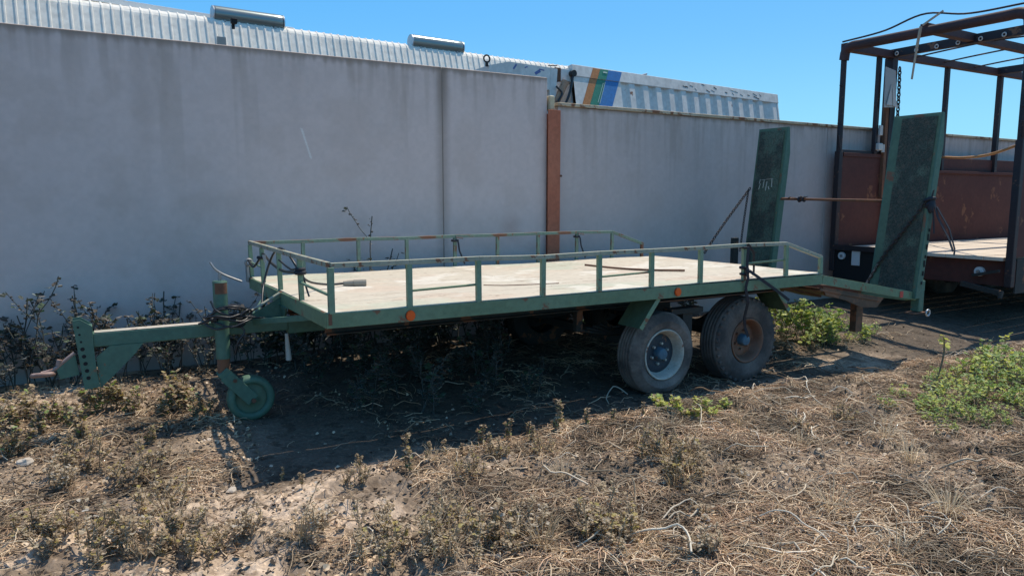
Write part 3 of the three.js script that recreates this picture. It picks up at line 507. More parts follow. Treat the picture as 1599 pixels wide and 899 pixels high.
  // loading ramps, stood up and leaning back a little
  const ramp = (zc, w, L, x0, y0, lean, near) => {
    const k = sub('ramp', tr), mat = new THREE.Matrix4().makeBasis(V([Math.cos(lean), -Math.sin(lean), 0]), V([Math.sin(lean), Math.cos(lean), 0]), V([0, 0, 1])).setPosition(x0, y0, zc);
    const A = (g) => g.applyMatrix4(mat), h = w / 2;
    part('ramp_plate', [A(box(0, 0, -h, 0.008, L, h))], M.rampGreen, k);
    part('tread_surface', [A(box(-0.012, 0.03, -h + (near ? 0.1 : 0.02), -0.001, L - 0.04, h - 0.035, 0.003))], M.grating, k);
    for (const s of [-1, 1]) {
      const f = [[0, 0], [0.1, 0.02], [0.1, L - 0.34], [0.035, L], [0, L]], z = s * h;
      part('ramp_flange', [A(plate(f.map(([a, b]) => [a, b, z]), 0.012, [0, 0, s])), A(box(0.06, 0.04, z - s * 0.03 - 0.02, 0.1, L - 0.4, z - s * 0.03 + 0.02))], M.tealGreen, k);
    }
    for (let i = 0; i < 6; i++) part('ramp_rung', A(box(0.01, 0.2 + i * L / 6.4, -h, 0.06, 0.24 + i * L / 6.4, h)), M.rust, k);
    return k;
  };
  const rn = ramp(-4.945, 0.55, 2.12, 8.1, 0.56, 0.14, true), rf = ramp(-6.97, 0.47, 2.1, 8.14, 0.58, 0.115, false);
  const sl = []; for (let i = 0; i < 7; i++) { const y = 0.72 + i * 0.1, x = 8.16 + (y - 0.56) * 0.14; sl.push(box(x, y, -4.656, x + 0.028, y + 0.035 + (i % 3) * 0.02, -4.652, 0.001)); }
  sl.forEach((g) => part('slot', g, M.black, rn));
  const chalk = std({ color: lin(0.55, 0.52, 0.44), roughness: 0.9 });
  const cx = (y) => 8.14 + (y - 0.58) * 0.1155 - 0.016, ck = (a, b, w) => beam([cx(a[0]), a[0], a[1]], [cx(b[0]), b[0], b[1]], 0.004, w, [0, 0, 1]);
  part('chalk_mark', [ck([1.95, -7.06], [1.965, -6.86], 0.012), ck([1.9, -7.07], [1.82, -7.09], 0.008), ck([1.95, -7.01], [1.84, -7.02], 0.009), ck([1.93, -6.96], [1.8, -6.97], 0.01), ck([1.96, -6.88], [1.85, -6.87], 0.01), ck([1.86, -6.93], [1.82, -6.91], 0.01), ck([1.96, -7.08], [1.9, -7.09], 0.008)], chalk, rf);
  part('ramp_spacer_rod', [cyl([8.3, 1.69, -6.8], [8.3, 1.665, -5.14], 0.017, 0.017, 8)], M.rust, tr);
  part('rod_lug', [box(8.27, 1.55, -6.79, 8.31, 1.76, -6.74), box(8.26, 1.57, -5.2, 8.31, 1.69, -5.15)], M.rampGreen, tr);
  // support legs at the tail
  for (const z of [ZN - 0.02, ZF + 0.02]) { part('support_leg', [box(8.2, 0.4, z - 0.05, 8.3, 0.66, z + 0.05, 0.01), box(8.245, 0.64, z - 0.03, 8.31, 0.76, z + 0.045)], M.tealGreen, tr); part('foot_plate', [beam([8.1, 0.39, z], [8.36, 0.385, z], 0.12, 0.014)], M.rust, tr); }
  part('foot_ring', new THREE.TorusGeometry(0.035, 0.011, 6, 14).translate(8.34, 0.385, ZN + 0.06), M.galv, tr);
  // chains that hold the ramps
  part('ramp_chain', chain([[8.12, 0.68, -5.27], [8.13, 1.0, -5.1], [8.18, 1.35, -4.88], [8.25, 1.7, -4.66]], 0.042, 0.0065), M.chain, tr);
  part('turnbuckle', [cyl([8.115, 0.65, -5.29], [8.12, 0.9, -5.16], 0.011, 0.011, 8), cyl([8.115, 0.7, -5.265], [8.12, 0.92, -5.15], 0.008, 0.008, 8), new THREE.TorusGeometry(0.03, 0.01, 6, 12).translate(8.1, 0.64, -5.29)], M.steel, tr);
  part('ramp_chain', chain([[7.36, 0.95, -7.2], [7.7, 1.32, -7.2], [8.22, 1.84, -7.2]], 0.042, 0.0065), M.chain, tr);
  part('ramp_chain', chain([[8.2, 1.82, -7.21], [8.12, 1.4, -7.2], [8.06, 0.95, -7.2]], 0.034, 0.005), M.chain, tr);
  part('chain_anchor', [beam([7.97, 0.62, -7.22], [7.97, 1.14, -7.22], 0.06, 0.1)], M.chassis, tr);
}

// ---------------------------------------------------------------- things tied to or lying on the trailer
{
  const r = rng(23), loops = [];
  for (let i = 0; i < 7; i++) {
    const pts = [], R = 0.1 + r() * 0.05, ph = r() * 6, tl = (r() - 0.5) * 0.9, cx = 0.9 + r() * 0.07, cy = 0.79 + (r() - 0.5) * 0.09;
    for (let k = 0; k < 9; k++) { const a = k / 9 * Math.PI * 2 + ph; pts.push([cx + Math.cos(a) * R * 1.05, cy + Math.sin(a) * R * tl * 0.9 + (r() - 0.5) * 0.035, -5.87 + Math.sin(a) * R * 0.85]); }
    loops.push(tube(pts, 0.0085, 40, 6, true));
  }
  loops.push(tube([[1.0, 0.8, -5.78], [1.06, 0.84, -5.8], [1.1, 0.82, -5.85], [1.06, 0.76, -5.86], [0.99, 0.74, -5.8], [1.03, 0.68, -5.78], [0.98, 0.6, -5.78], [0.955, 0.5, -5.8]], 0.0085, 40, 6));
  loops.push(tube([[0.8, 0.93, -5.8], [0.83, 0.86, -5.78], [0.93, 0.81, -5.77], [1.05, 0.79, -5.8], [1.2, 0.755, -5.86]], 0.0085, 30, 6), tube([[0.72, 0.745, -5.9], [0.8, 0.775, -5.86], [0.84, 0.78, -5.79]], 0.009, 20, 6));
  single('cable_coil', loops, M.cable, 'black and grey brake cable coiled round the jockey wheel tube', 'cable', [0.93, 0.6, -5.86]);
  const cab = thing('trailer_cable', 'black electric cable looped over the front railing with its plug on the deck', 'cable', [1.4, 0.94, -6.1]);
  part('lead', [tube([[1.2, 0.78, -5.98], [1.3, 1.0, -6.3], [1.36, 1.18, -6.3], [1.38, 1.285, -6.1], [1.39, 1.27, -5.85], [1.43, 1.16, -5.7], [1.5, 1.06, -5.75], [1.72, 0.985, -5.95], [1.93, 0.965, -6.1]], 0.0095, 60, 6),
    tube([[1.35, 1.11, -7.2], [1.36, 1.06, -7.05], [1.37, 1.13, -6.85], [1.38, 1.2, -6.72], [1.38, 1.15, -6.4], [1.38, 1.115, -6.0], [1.38, 1.135, -5.6], [1.39, 1.15, -5.42]], 0.012, 60, 6),
    tube([[1.36, 1.2, -6.0], [1.38, 1.15, -5.7], [1.39, 1.16, -5.43], [1.42, 1.02, -5.4], [1.43, 0.97, -5.38]], 0.008, 30, 6)], M.cable, cab);
  part('plug', [cyl([1.92, 0.965, -6.1], [2.0, 0.968, -6.06], 0.02, 0.026, 12), cyl([2.0, 0.968, -6.06], [2.1, 0.97, -6.02], 0.03, 0.03, 12)], std({ color: lin(0.28, 0.25, 0.2) }), cab);
  part('tape_wrap', [new THREE.TorusGeometry(0.03, 0.018, 6, 14).rotateX(Math.PI / 2).translate(1.378, 1.15, -5.41), new THREE.TorusGeometry(0.028, 0.014, 6, 14).rotateX(Math.PI / 2).translate(1.378, 1.175, -5.41), new THREE.TorusGeometry(0.03, 0.015, 6, 14).rotateX(Math.PI / 2).translate(1.372, 1.17, -6.72)], M.strap, cab);
  part('reflective_tag', [plate([[1.36, 1.2, -6.62], [1.36, 1.21, -6.5], [1.37, 1.13, -6.52], [1.37, 1.14, -6.6]], 0.004, [-1, 0, 0])], M.plateLight, cab);
  part('hanging_shackle', [box(1.33, 0.9, -7.27, 1.35, 1.06, -7.2), new THREE.TorusGeometry(0.03, 0.012, 6, 12).translate(1.35, 1.09, -7.2)], M.steel, cab);
  single('iron_rod', tube([[4.64, 0.985, -6.28], [4.9, 0.955, -6.05], [5.15, 0.948, -5.75], [5.37, 0.952, -5.52]], 0.011, 24, 6), M.rust, 'thin rusty iron rod lying bent on the pale deck', 'rod', [5, 0.945, -5.9]);
  single('wire_strand', [tube([[2.95, 0.955, -5.45], [3.1, 0.95, -5.38], [3.35, 0.952, -5.3], [3.55, 0.955, -5.24], [3.62, 0.95, -5.28]], 0.004, 24, 5)], M.rust, 'thin bent wire strand lying on the deck before the middle railing post', 'wire', [3.3, 0.945, -5.35]);
  const st = thing('tie_strap', 'black tie strap knotted on the near railing and hanging onto the rear wheel', 'strap', [5.35, 0.5, -4.66]);
  const rib = (pts, w) => { const o = []; for (let i = 1; i < pts.length; i++) o.push(beam(pts[i - 1], pts[i], 0.005, w, [1, 0, 0])); return o; };
  part('strap', [...rib([[5.33, 1.25, -4.66], [5.325, 1.1, -4.665], [5.34, 0.95, -4.66], [5.33, 0.86, -4.675], [5.4, 0.72, -4.7], [5.45, 0.56, -4.78], [5.5, 0.45, -4.815], [5.56, 0.35, -4.82]], 0.035), ...rib([[5.36, 1.02, -4.66], [5.52, 0.93, -4.65], [5.75, 0.81, -4.66], [5.95, 0.7, -4.67]], 0.03), ...rib([[5.355, 1.27, -4.69], [5.5, 1.18, -4.74], [5.6, 1.0, -4.82], [5.62, 0.955, -4.84]], 0.025)], M.strap, st);
  part('knot', [new THREE.TorusGeometry(0.032, 0.015, 6, 12).rotateX(Math.PI / 2).translate(5.34, 1.05, -4.715), new THREE.TorusGeometry(0.03, 0.012, 6, 12).rotateX(Math.PI / 2).translate(5.34, 0.99, -4.715), new THREE.IcosahedronGeometry(0.03, 1).scale(0.8, 1.3, 0.8).translate(5.34, 1.02, -4.672), new THREE.TorusGeometry(0.03, 0.012, 6, 12).rotateX(Math.PI / 2).translate(5.34, 1.24, -4.715)], M.strap, st);
  const far = (x, lab) => single('tie_strap', [new THREE.TorusGeometry(0.032, 0.014, 6, 12).rotateX(Math.PI / 2).translate(x, 1.23, -7.24), ...rib([[x + 0.02, 1.22, -7.2], [x + 0.03, 1.12, -7.19], [x + 0.09, 0.97, -7.18]], 0.02), ...rib([[x, 1.27, -7.21], [x + 0.08, 1.26, -7.2]], 0.03)], M.strap, lab, 'strap', [x, 1.0, -7.22]);
  far(3.56, 'short black strap knotted on the far railing, left of the red post'); far(5.225, 'short black strap knotted on the far railing, right of the red post');
  const rope = thing('rope_knot', 'dark blue rope knotted round the edge of the near ramp with loose ends', 'rope', [8.28, 1.2, -4.65]);
  part('knot', [new THREE.TorusGeometry(0.05, 0.02, 6, 14).rotateX(1.2).translate(8.27, 1.68, -4.67), new THREE.TorusGeometry(0.045, 0.02, 6, 14).rotateX(0.6).translate(8.27, 1.63, -4.66), new THREE.IcosahedronGeometry(0.05, 1).scale(0.8, 1.5, 0.7).translate(8.25, 1.6, -4.64)], M.strap, rope);
  part('loose_end', [...rib([[8.27, 1.66, -4.62], [8.3, 1.48, -4.58], [8.4, 1.25, -4.5], [8.42, 1.1, -4.45]], 0.04), ...rib([[8.26, 1.64, -4.63], [8.27, 1.45, -4.61], [8.28, 1.3, -4.6]], 0.03), ...rib([[8.3, 1.6, -4.6], [8.44, 1.35, -4.52], [8.47, 1.12, -4.46], [8.44, 1.06, -4.45]], 0.03), ...rib([[8.27, 1.69, -4.65], [8.25, 1.79, -4.62]], 0.025)], M.strap, rope);
  single('rope_tie', [new THREE.TorusGeometry(0.03, 0.016, 6, 12).rotateX(0.2).translate(8.3, 1.685, -6.42), new THREE.TorusGeometry(0.028, 0.014, 6, 12).rotateX(-0.2).translate(8.3, 1.685, -6.36), ...rib([[8.28, 1.69, -6.4], [8.27, 1.715, -6.55], [8.28, 1.68, -6.62]], 0.025), ...rib([[8.28, 1.7, -6.36], [8.27, 1.72, -6.28]], 0.03)], M.strap, 'dark blue rope wound round the rusty rod between the two ramps', 'rope', [8.3, 1.66, -6.4]);
}

// ---------------------------------------------------------------- the red-brown vehicle body behind, with its tube frame
{
  const X0 = 10.7, X1 = 19, ZB = -7.6, ZA = -4.92, FY = 0.9, WY = 2.44, TY = 4.1;
  const t = thing('truck_body', 'rusty red open truck body with a bare tube canopy frame, at the right edge', 'truck body', [13, -0.1, -6.3]);
  for (let i = 0; i < 10; i++) { const z0 = ZB + 0.05 + i * 0.256; part('floor_plank', box(X0, FY - 0.05, z0, X1, FY + (i % 3) * 0.002, z0 + 0.25, 0.004), M.plank, t); }
  part('far_side_wall', [box(X0 + 0.12, FY + 0.001, ZB - 0.02, 12.0, WY - 0.06, ZB + 0.02), box(X0 + 0.12, WY - 0.06, ZB - 0.03, 12.0, WY, ZB + 0.04)], M.panelRed, t);
  part('far_side_wall', [box(12.02, FY + 0.001, ZB - 0.02, X1, 2.18, ZB + 0.03), box(12.02, 2.184, ZB - 0.03, X1, WY, ZB - 0.005), box(12.02, 2.15, ZB + 0.03, X1, 2.2, ZB + 0.07)], M.panelRed, t);
  part('near_side_wall', [box(X0 + 0.1, FY, ZA - 0.03, X1, WY, ZA + 0.02)], M.panelRed, t);
  part('shade_strip', box(X0 - 0.02, FY - 0.05, ZB + 0.02, X0 - 0.002, FY + 0.035, -6.5), M.frameDark, t);  // added dark strip hiding the lit floor edge, stands in for shade
  part('wall_rim', [box(X0 + 0.12, WY + 0.002, ZB - 0.04, 12, WY + 0.05, ZB + 0.0)], M.frameDark, t);
  for (const [x, z] of [[X0 + 0.04, ZB], [X0 + 0.04, ZA]]) part('corner_post', [box(x - 0.047, 0.5, z - 0.047, x + 0.047, WY + 0.02, z + 0.047, 0.01), tube([[x, WY, z], [x, 3.2, z], [x, TY - 0.18, z]], 0.045, 10, 12), cyl([x, 2.9, z], [x - 0.07, 2.9, z + 0.01], 0.02, 0.02, 6), cyl([x, 3.5, z], [x - 0.07, 3.5, z + 0.01], 0.02, 0.02, 6), cyl([x - 0.06, 2.5, z + 0.05], [x - 0.1, 2.7, z + 0.05], 0.018, 0.018, 6)], M.frameDark, t);
  // end hoop with rounded corners
  part('end_hoop', [tube([[X0 + 0.04, TY - 0.2, ZB], [X0 + 0.04, TY - 0.05, ZB + 0.03], [X0 + 0.04, TY, ZB + 0.13], [X0 + 0.04, TY, ZB + 0.3], [X0 + 0.04, TY, -6.3], [X0 + 0.04, TY, ZA - 0.3], [X0 + 0.04, TY, ZA - 0.13], [X0 + 0.04, TY - 0.05, ZA - 0.03], [X0 + 0.04, TY - 0.2, ZA]], 0.075, 80, 12)], M.frameRust, t);
  part('roof_bar', [beam([X0, TY, ZB + 0.02], [X1, TY + 0.02, ZB + 0.02], 0.12, 0.12)], M.frameRust, t);
  part('roof_bar', [beam([X0, TY + 0.05, -6.3], [X1, TY + 0.02, -6.3], 0.12, 0.12)], M.frameRust, t);
  part('roof_bar', [beam([X0, TY, ZA], [X1, TY, ZA], 0.12, 0.12)], M.frameRust, t);
  for (const x of [12.0, 15.4]) { const c = part('roof_hoop', [beam([x, TY + 0.02, ZB], [x, TY + 0.03, ZA], 0.1, 0.13)], M.frameDark, t); if (x < 13) for (let i = 0; i < 8; i++) part('hook_ring', [new THREE.TorusGeometry(0.027, 0.01, 6, 12).rotateY(Math.PI / 2).translate(x - 0.07, TY + 0.0, ZB + 0.14 + i * 0.33)], M.plateLight, c); }
  const post = (x, w, y0 = WY) => part('side_post', [box(x - w / 2, y0, ZB - w / 2, x + w / 2, TY - 0.05, ZB + w / 2, 0.006)], M.frameDark, t);
  post(11.68, 0.07); post(12.02, 0.15, 0.9); post(13.74, 0.075, 2.2); post(15.6, 0.09, 2.2); post(17.4, 0.09, 2.2);
  part('ladder_bar', [beam([11.87, 1.7, ZB + 0.06], [11.9, 3.3, ZB + 0.03], 0.06, 0.08)], M.rust, t);
  part('latch', [box(11.66, 2.5, ZB + 0.03, 11.78, 2.62, ZB + 0.1, 0.02), box(11.7, 2.75, ZB + 0.04, 11.78, 2.92, ZB + 0.08, 0.02), cyl([11.8, 2.47, ZB + 0.08], [11.8, 2.6, ZB + 0.08], 0.03, 0.03, 8)], M.plateLight, t);
  const sp = part('sign_plate', [plate([[11.7, 3.87, ZB + 0.1], [11.98, 3.83, ZB + 0.1], [12.0, 3.22, ZB + 0.14], [11.66, 3.2, ZB + 0.14]], 0.012, [0, 0, 1])], M.platePale, t);
  part('triangle_mark', [plate([[11.86, 3.6, ZB + 0.135], [12.02, 3.2, ZB + 0.16], [11.87, 3.24, ZB + 0.16]], 0.01, [0, 0, 1]), plate([[11.84, 3.59, ZB + 0.135], [11.84, 3.24, ZB + 0.165], [11.69, 3.24, ZB + 0.165]], 0.01, [0, 0, 1])], M.plateLight, sp);
  part('hanging_chain', chain([[12.14, 3.9, ZB + 0.08], [12.13, 3.3, ZB + 0.1], [12.12, 2.5, ZB + 0.1]], 0.06, 0.011), M.chain, t);
  // roof ropes
  const ropes = [[X0 - 0.02, TY + 0.14], [12.55, TY + 0.06], [13.5, TY + 0.07], [14.5, TY + 0.07], [15.55, TY + 0.1], [16.6, TY + 0.08]];
  ropes.forEach(([x, y], i) => part('roof_rope', tube([[x, y - 0.06, ZB], [x, y - 0.02, -6.9], [x, y + (i ? 0.0 : 0.1), -6.3], [x, y - 0.02, -5.7], [x, y - 0.04, ZA]], 0.014, 30, 6), M.frameDark, t));
  // chassis below
  part('chassis_beam', [box(X0 + 0.02, 0.28, ZB + 0.02, X0 + 0.14, FY - 0.055, -6.55)], M.black, t);
  part('chassis_beam', [box(X0 + 0.1, 0.5, -6.5, X0 + 0.2, FY - 0.055, ZA)], M.panelRed, t);
  for (const z of [-6.9, -5.7]) part('chassis_beam', box(X0 + 0.2, 0.55, z - 0.05, X1, FY - 0.06, z + 0.05), M.chassis, t);
  part('side_skirt', [box(X0 + 0.2, 0.4, ZA - 0.02, X1, FY - 0.02, ZA + 0.01)], M.chassis, t);
  const lamp = (y, z, r) => { const l = part('round_lamp', cyl([X0 + 0.1, y, z], [X0 + (z < -6.5 ? -0.01 : 0.06), y, z], r, r, 20), M.whiteLens, t); part('lamp_centre', cyl([X0 + 0.02, y, z], [X0 + (z < -6.5 ? -0.02 : 0.05), y, z], r * 0.35, r * 0.35, 12), M.steel, l); };
  lamp(0.76, -7.42, 0.06); lamp(0.68, -5.32, 0.066);
  part('number_plate', box(X0 + 0.0, 0.62, -7.24, X0 + 0.016, 0.88, -7.1, 0.002), M.whiteLens, t);
  part('tow_bracket', [beam([X0 - 0.02, 0.5, -5.5], [X0 - 0.1, 0.42, ZA], 0.05, 0.07), cyl([X0 - 0.12, 0.44, ZA - 0.02], [X0 - 0.12, 0.36, ZA - 0.02], 0.03, 0.03, 8), beam([X0 + 0.05, 0.62, -5.4], [X0 - 0.06, 0.72, -5.0], 0.03, 0.04)], M.chassis, t);
  for (const x of [13.6, 15.2]) { part('axle', cyl([x, 0.38, ZB + 0.1], [x, 0.38, ZA - 0.1], 0.06, 0.06, 10), M.chassis, t);
    for (const z of [ZB + 0.22, ZA - 0.22]) { const w = sub('wheel', t); part('tyre', new THREE.LatheGeometry([[0.22, -0.13], [0.42, -0.14], [0.48, -0.11], [0.5, 0], [0.48, 0.11], [0.42, 0.14], [0.22, 0.13]].map((q) => new THREE.Vector2(...q)), 32).rotateX(Math.PI / 2).translate(x, 0.38, z), M.tyreB, w); part('rim', new THREE.CylinderGeometry(0.22, 0.22, 0.2, 20).rotateX(Math.PI / 2).translate(x, 0.38, z), M.chassis, w); } }
  single('cloth_strip', [beam([10.62, 4.16, -6.3], [10.6, 3.86, -6.33], 0.02, 0.05), beam([10.6, 3.86, -6.33], [10.58, 3.42, -6.36], 0.016, 0.035), ...[0, 1, 2, 3].map((i) => beam([10.66, 4.18, -6.3], [10.6 + i * 0.03, 4.24 + i * 0.03, -6.12 + i * 0.03], 0.01, 0.03))], M.rag, 'frayed pale strip hanging from the middle of the tube canopy frame', 'strip', [10.6, 3.4, -6.33]);
  single('orange_strap', [tube([[13.6, 2.44, -7.5], [12.6, 2.36, -6.6], [11.6, 2.34, -5.7], [10.85, 2.42, -4.95]], 0.02, 30, 6)], M.ropeTan, 'sagging orange strap stretched across the rusty truck body', 'strap', [12, 2.3, -6.2]);
}

// ---------------------------------------------------------------- plants
const leafMat = (c, s) => { const map = tex(64, 64, (u, v) => c.map((q) => q * (0.6 + 0.8 * fb(u, v, 6, 6, 3, s))), { T: [0.09, 0.09] }); return new THREE.MeshPhysicalMaterial({ map, roughness: 0.9, transmission: 0.55, thickness: 0, side: THREE.DoubleSide }); };
const L = {
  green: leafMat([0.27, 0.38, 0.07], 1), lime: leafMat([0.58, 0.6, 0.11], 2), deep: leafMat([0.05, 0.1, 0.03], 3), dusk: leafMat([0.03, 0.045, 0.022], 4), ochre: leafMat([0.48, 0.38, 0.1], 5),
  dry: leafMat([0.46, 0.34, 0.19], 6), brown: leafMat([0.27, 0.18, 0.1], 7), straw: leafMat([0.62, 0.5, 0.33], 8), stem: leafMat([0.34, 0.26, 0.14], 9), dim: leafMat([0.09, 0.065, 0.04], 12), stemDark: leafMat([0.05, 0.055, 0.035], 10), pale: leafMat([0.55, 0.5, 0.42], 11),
};
// a lobed leaf: a shallow cup with a wavy edge (or a folded blade for dry ones)
function leaf(p, dir, size, r, lobes = 5) {
  const n = lobes * 2, c = V([0, 0, 0]), pos = [], d = V(dir).normalize(), U = V([r() - 0.5, 0.9, r() - 0.5]).normalize(), S = d.clone().cross(U).normalize(), N = S.clone().cross(d), rim = [];
  for (let i = 0; i <= n; i++) { const a = (i / n - 0.5) * 5.4, q = size * (i % 2 ? 0.56 : 0.46) * (0.85 + 0.3 * r()); rim.push(d.clone().multiplyScalar(Math.cos(a) * q + size * 0.25).addScaledVector(S, Math.sin(a) * q).addScaledVector(N, (r() - 0.35) * size * 0.28)); }
  const o = V(p); for (let i = 0; i < n; i++) for (const q of [c, rim[i], rim[i + 1]]) pos.push(q.x + o.x, q.y + o.y, q.z + o.z);
  const g = new THREE.BufferGeometry(); g.setAttribute('position', new THREE.Float32BufferAttribute(pos, 3)); g.computeVertexNormals(); return g;
}
function blade(p, q, w, droop, r, n = 5) {                                 // a bent straw blade from p to q
  const pos = [], a = V(p), b = V(q), S = b.clone().sub(a).cross(V([r() - 0.5, 1, r() - 0.5])).normalize().multiplyScalar(w), P = (t) => a.clone().lerp(b, t).add(V([0, droop * 4 * t * (1 - t), 0]));
  for (let i = 0; i < n; i++) { const A = P(i / n), B = P((i + 1) / n), wa = 1 - 0.7 * i / n, wb = 1 - 0.7 * (i + 1) / n, v = [A.clone().addScaledVector(S, wa), A.clone().addScaledVector(S, -wa), B.clone().addScaledVector(S, -wb), B.clone().addScaledVector(S, wb)]; for (const k of [0, 1, 2, 0, 2, 3]) pos.push(...v[k].toArray()); }
  const g = new THREE.BufferGeometry(); g.setAttribute('position', new THREE.Float32BufferAttribute(pos, 3)); g.computeVertexNormals(); return g;
}
// a branching weed standing at the origin: height h; opts give leaf number, size, materials
function weed(seed, h, o) {
  const r = rng(seed), root = new THREE.Group(); baseOf.set(root, [0, 0, 0]);
  const stems = [], leaves = o.mats.map(() => []), heads = [];
  const put = (p, d, s) => leaves[Math.floor(Math.pow(r(), o.bias ?? 1.3) * leaves.length)].push(leaf(p, d, s, r, o.lobes ?? 5));
  const limb = (p, az, el, len, rad, lev) => {
    const pts = [p]; let q = V(p), dir = V([Math.cos(az) * Math.cos(el), Math.sin(el), Math.sin(az) * Math.cos(el)]);
    const n = 5; for (let i = 0; i < n; i++) { dir.add(V([(r() - 0.5) * 0.35, (r() - 0.5) * 0.2 + (o.rise ?? 0.1), (r() - 0.5) * 0.35])).normalize(); q = q.clone().addScaledVector(dir, len / n); pts.push(q.toArray()); }
    stems.push(tube(pts, rad, 8, 4));
    const cv = new THREE.CatmullRomCurve3(pts.map(V)), k = Math.round(o.leafPerLimb * (lev ? 0.7 : 1) * (0.6 + 0.8 * r()));
    for (let i = 0; i < k; i++) { const t = lerp(o.from ?? 0.25, 1, r()), a = r() * 6.28, pp = cv.getPointAt(t), off = V([Math.cos(a), r() * 0.7 - (o.droop ?? 0.1), Math.sin(a)]).multiplyScalar(o.spread * (0.3 + 0.7 * r())); put(pp.clone().add(off).toArray(), off.toArray(), o.leaf * (0.55 + 0.8 * r())); }
    if (o.heads) for (let i = 0; i < o.heads; i++) { const t = 0.45 + 0.55 * r(), a = r() * 6.28, pp = cv.getPointAt(t); heads.push(new THREE.IcosahedronGeometry(o.head * (0.6 + 0.8 * r()), 0).scale(1, 0.75, 1).translate(pp.x + Math.cos(a) * 0.012, pp.y + (r() - 0.5) * 0.01, pp.z + Math.sin(a) * 0.012)); }
    if (lev < o.levels) for (let i = 0; i < o.branch; i++) { const t = 0.2 + 0.65 * r(); limb(cv.getPointAt(t).toArray(), r() * 6.28, 0.5 + 0.7 * r(), len * (0.25 + 0.3 * r()), rad * 0.65, lev + 1); }
  };
  for (let i = 0; i < o.stems; i++) limb([(r() - 0.5) * o.foot, -0.03, (r() - 0.5) * o.foot], r() * 6.28, (o.el ?? 1.25) + (r() - 0.5) * 0.5, h * (i ? 0.55 + 0.5 * r() : 1), o.rad, 0);
  part('stem', stems, o.stemMat, root);
  leaves.forEach((g, i) => { if (g.length) part('foliage', g, o.mats[i], root); });
  if (heads.length) part('seed_heads', heads, o.headMat, root);
  return root;
}
camera.updateMatrixWorld(); camera.updateProjectionMatrix();
const ORD = 'first second third fourth fifth sixth seventh eighth ninth tenth eleventh twelfth thirteenth fourteenth fifteenth sixteenth seventeenth eighteenth nineteenth twentieth twenty-first twenty-second twenty-third twenty-fourth twenty-fifth twenty-sixth twenty-seventh twenty-eighth twenty-ninth thirtieth thirty-first thirty-second thirty-third thirty-fourth thirty-fifth thirty-sixth thirty-seventh thirty-eighth thirty-ninth fortieth forty-first forty-second forty-third forty-fourth forty-fifth forty-sixth forty-seventh forty-eighth forty-ninth fiftieth'.split(' ');
function plantAll(name, protos, spots, label, category, group) {
  const made = [];
  spots.forEach(([x, z, s = 1, lab], i) => {
    const o = i < protos.length ? protos[i] : protos[i % protos.length].clone();
    o.name = numbered(name); o.position.set(x, gY(x, z), z); o.rotation.y = i < protos.length ? i * 1.3 : i * 2.4; o.scale.setScalar(s); scene.add(o);
    o.userData = {}; tag(o, lab ?? label, category, lab ? undefined : group); made.push(o);
  });
  if (made.length > 1) {                                                   // tell them apart by their order from left to right
    const a = made.map((o) => [o, o.position.clone().project(camera).x]).sort((p, q) => p[1] - q[1]);
    a.forEach(([o], i) => { o.userData.label = label + ', ' + ORD[i] + ' from the left'; });
  }
}
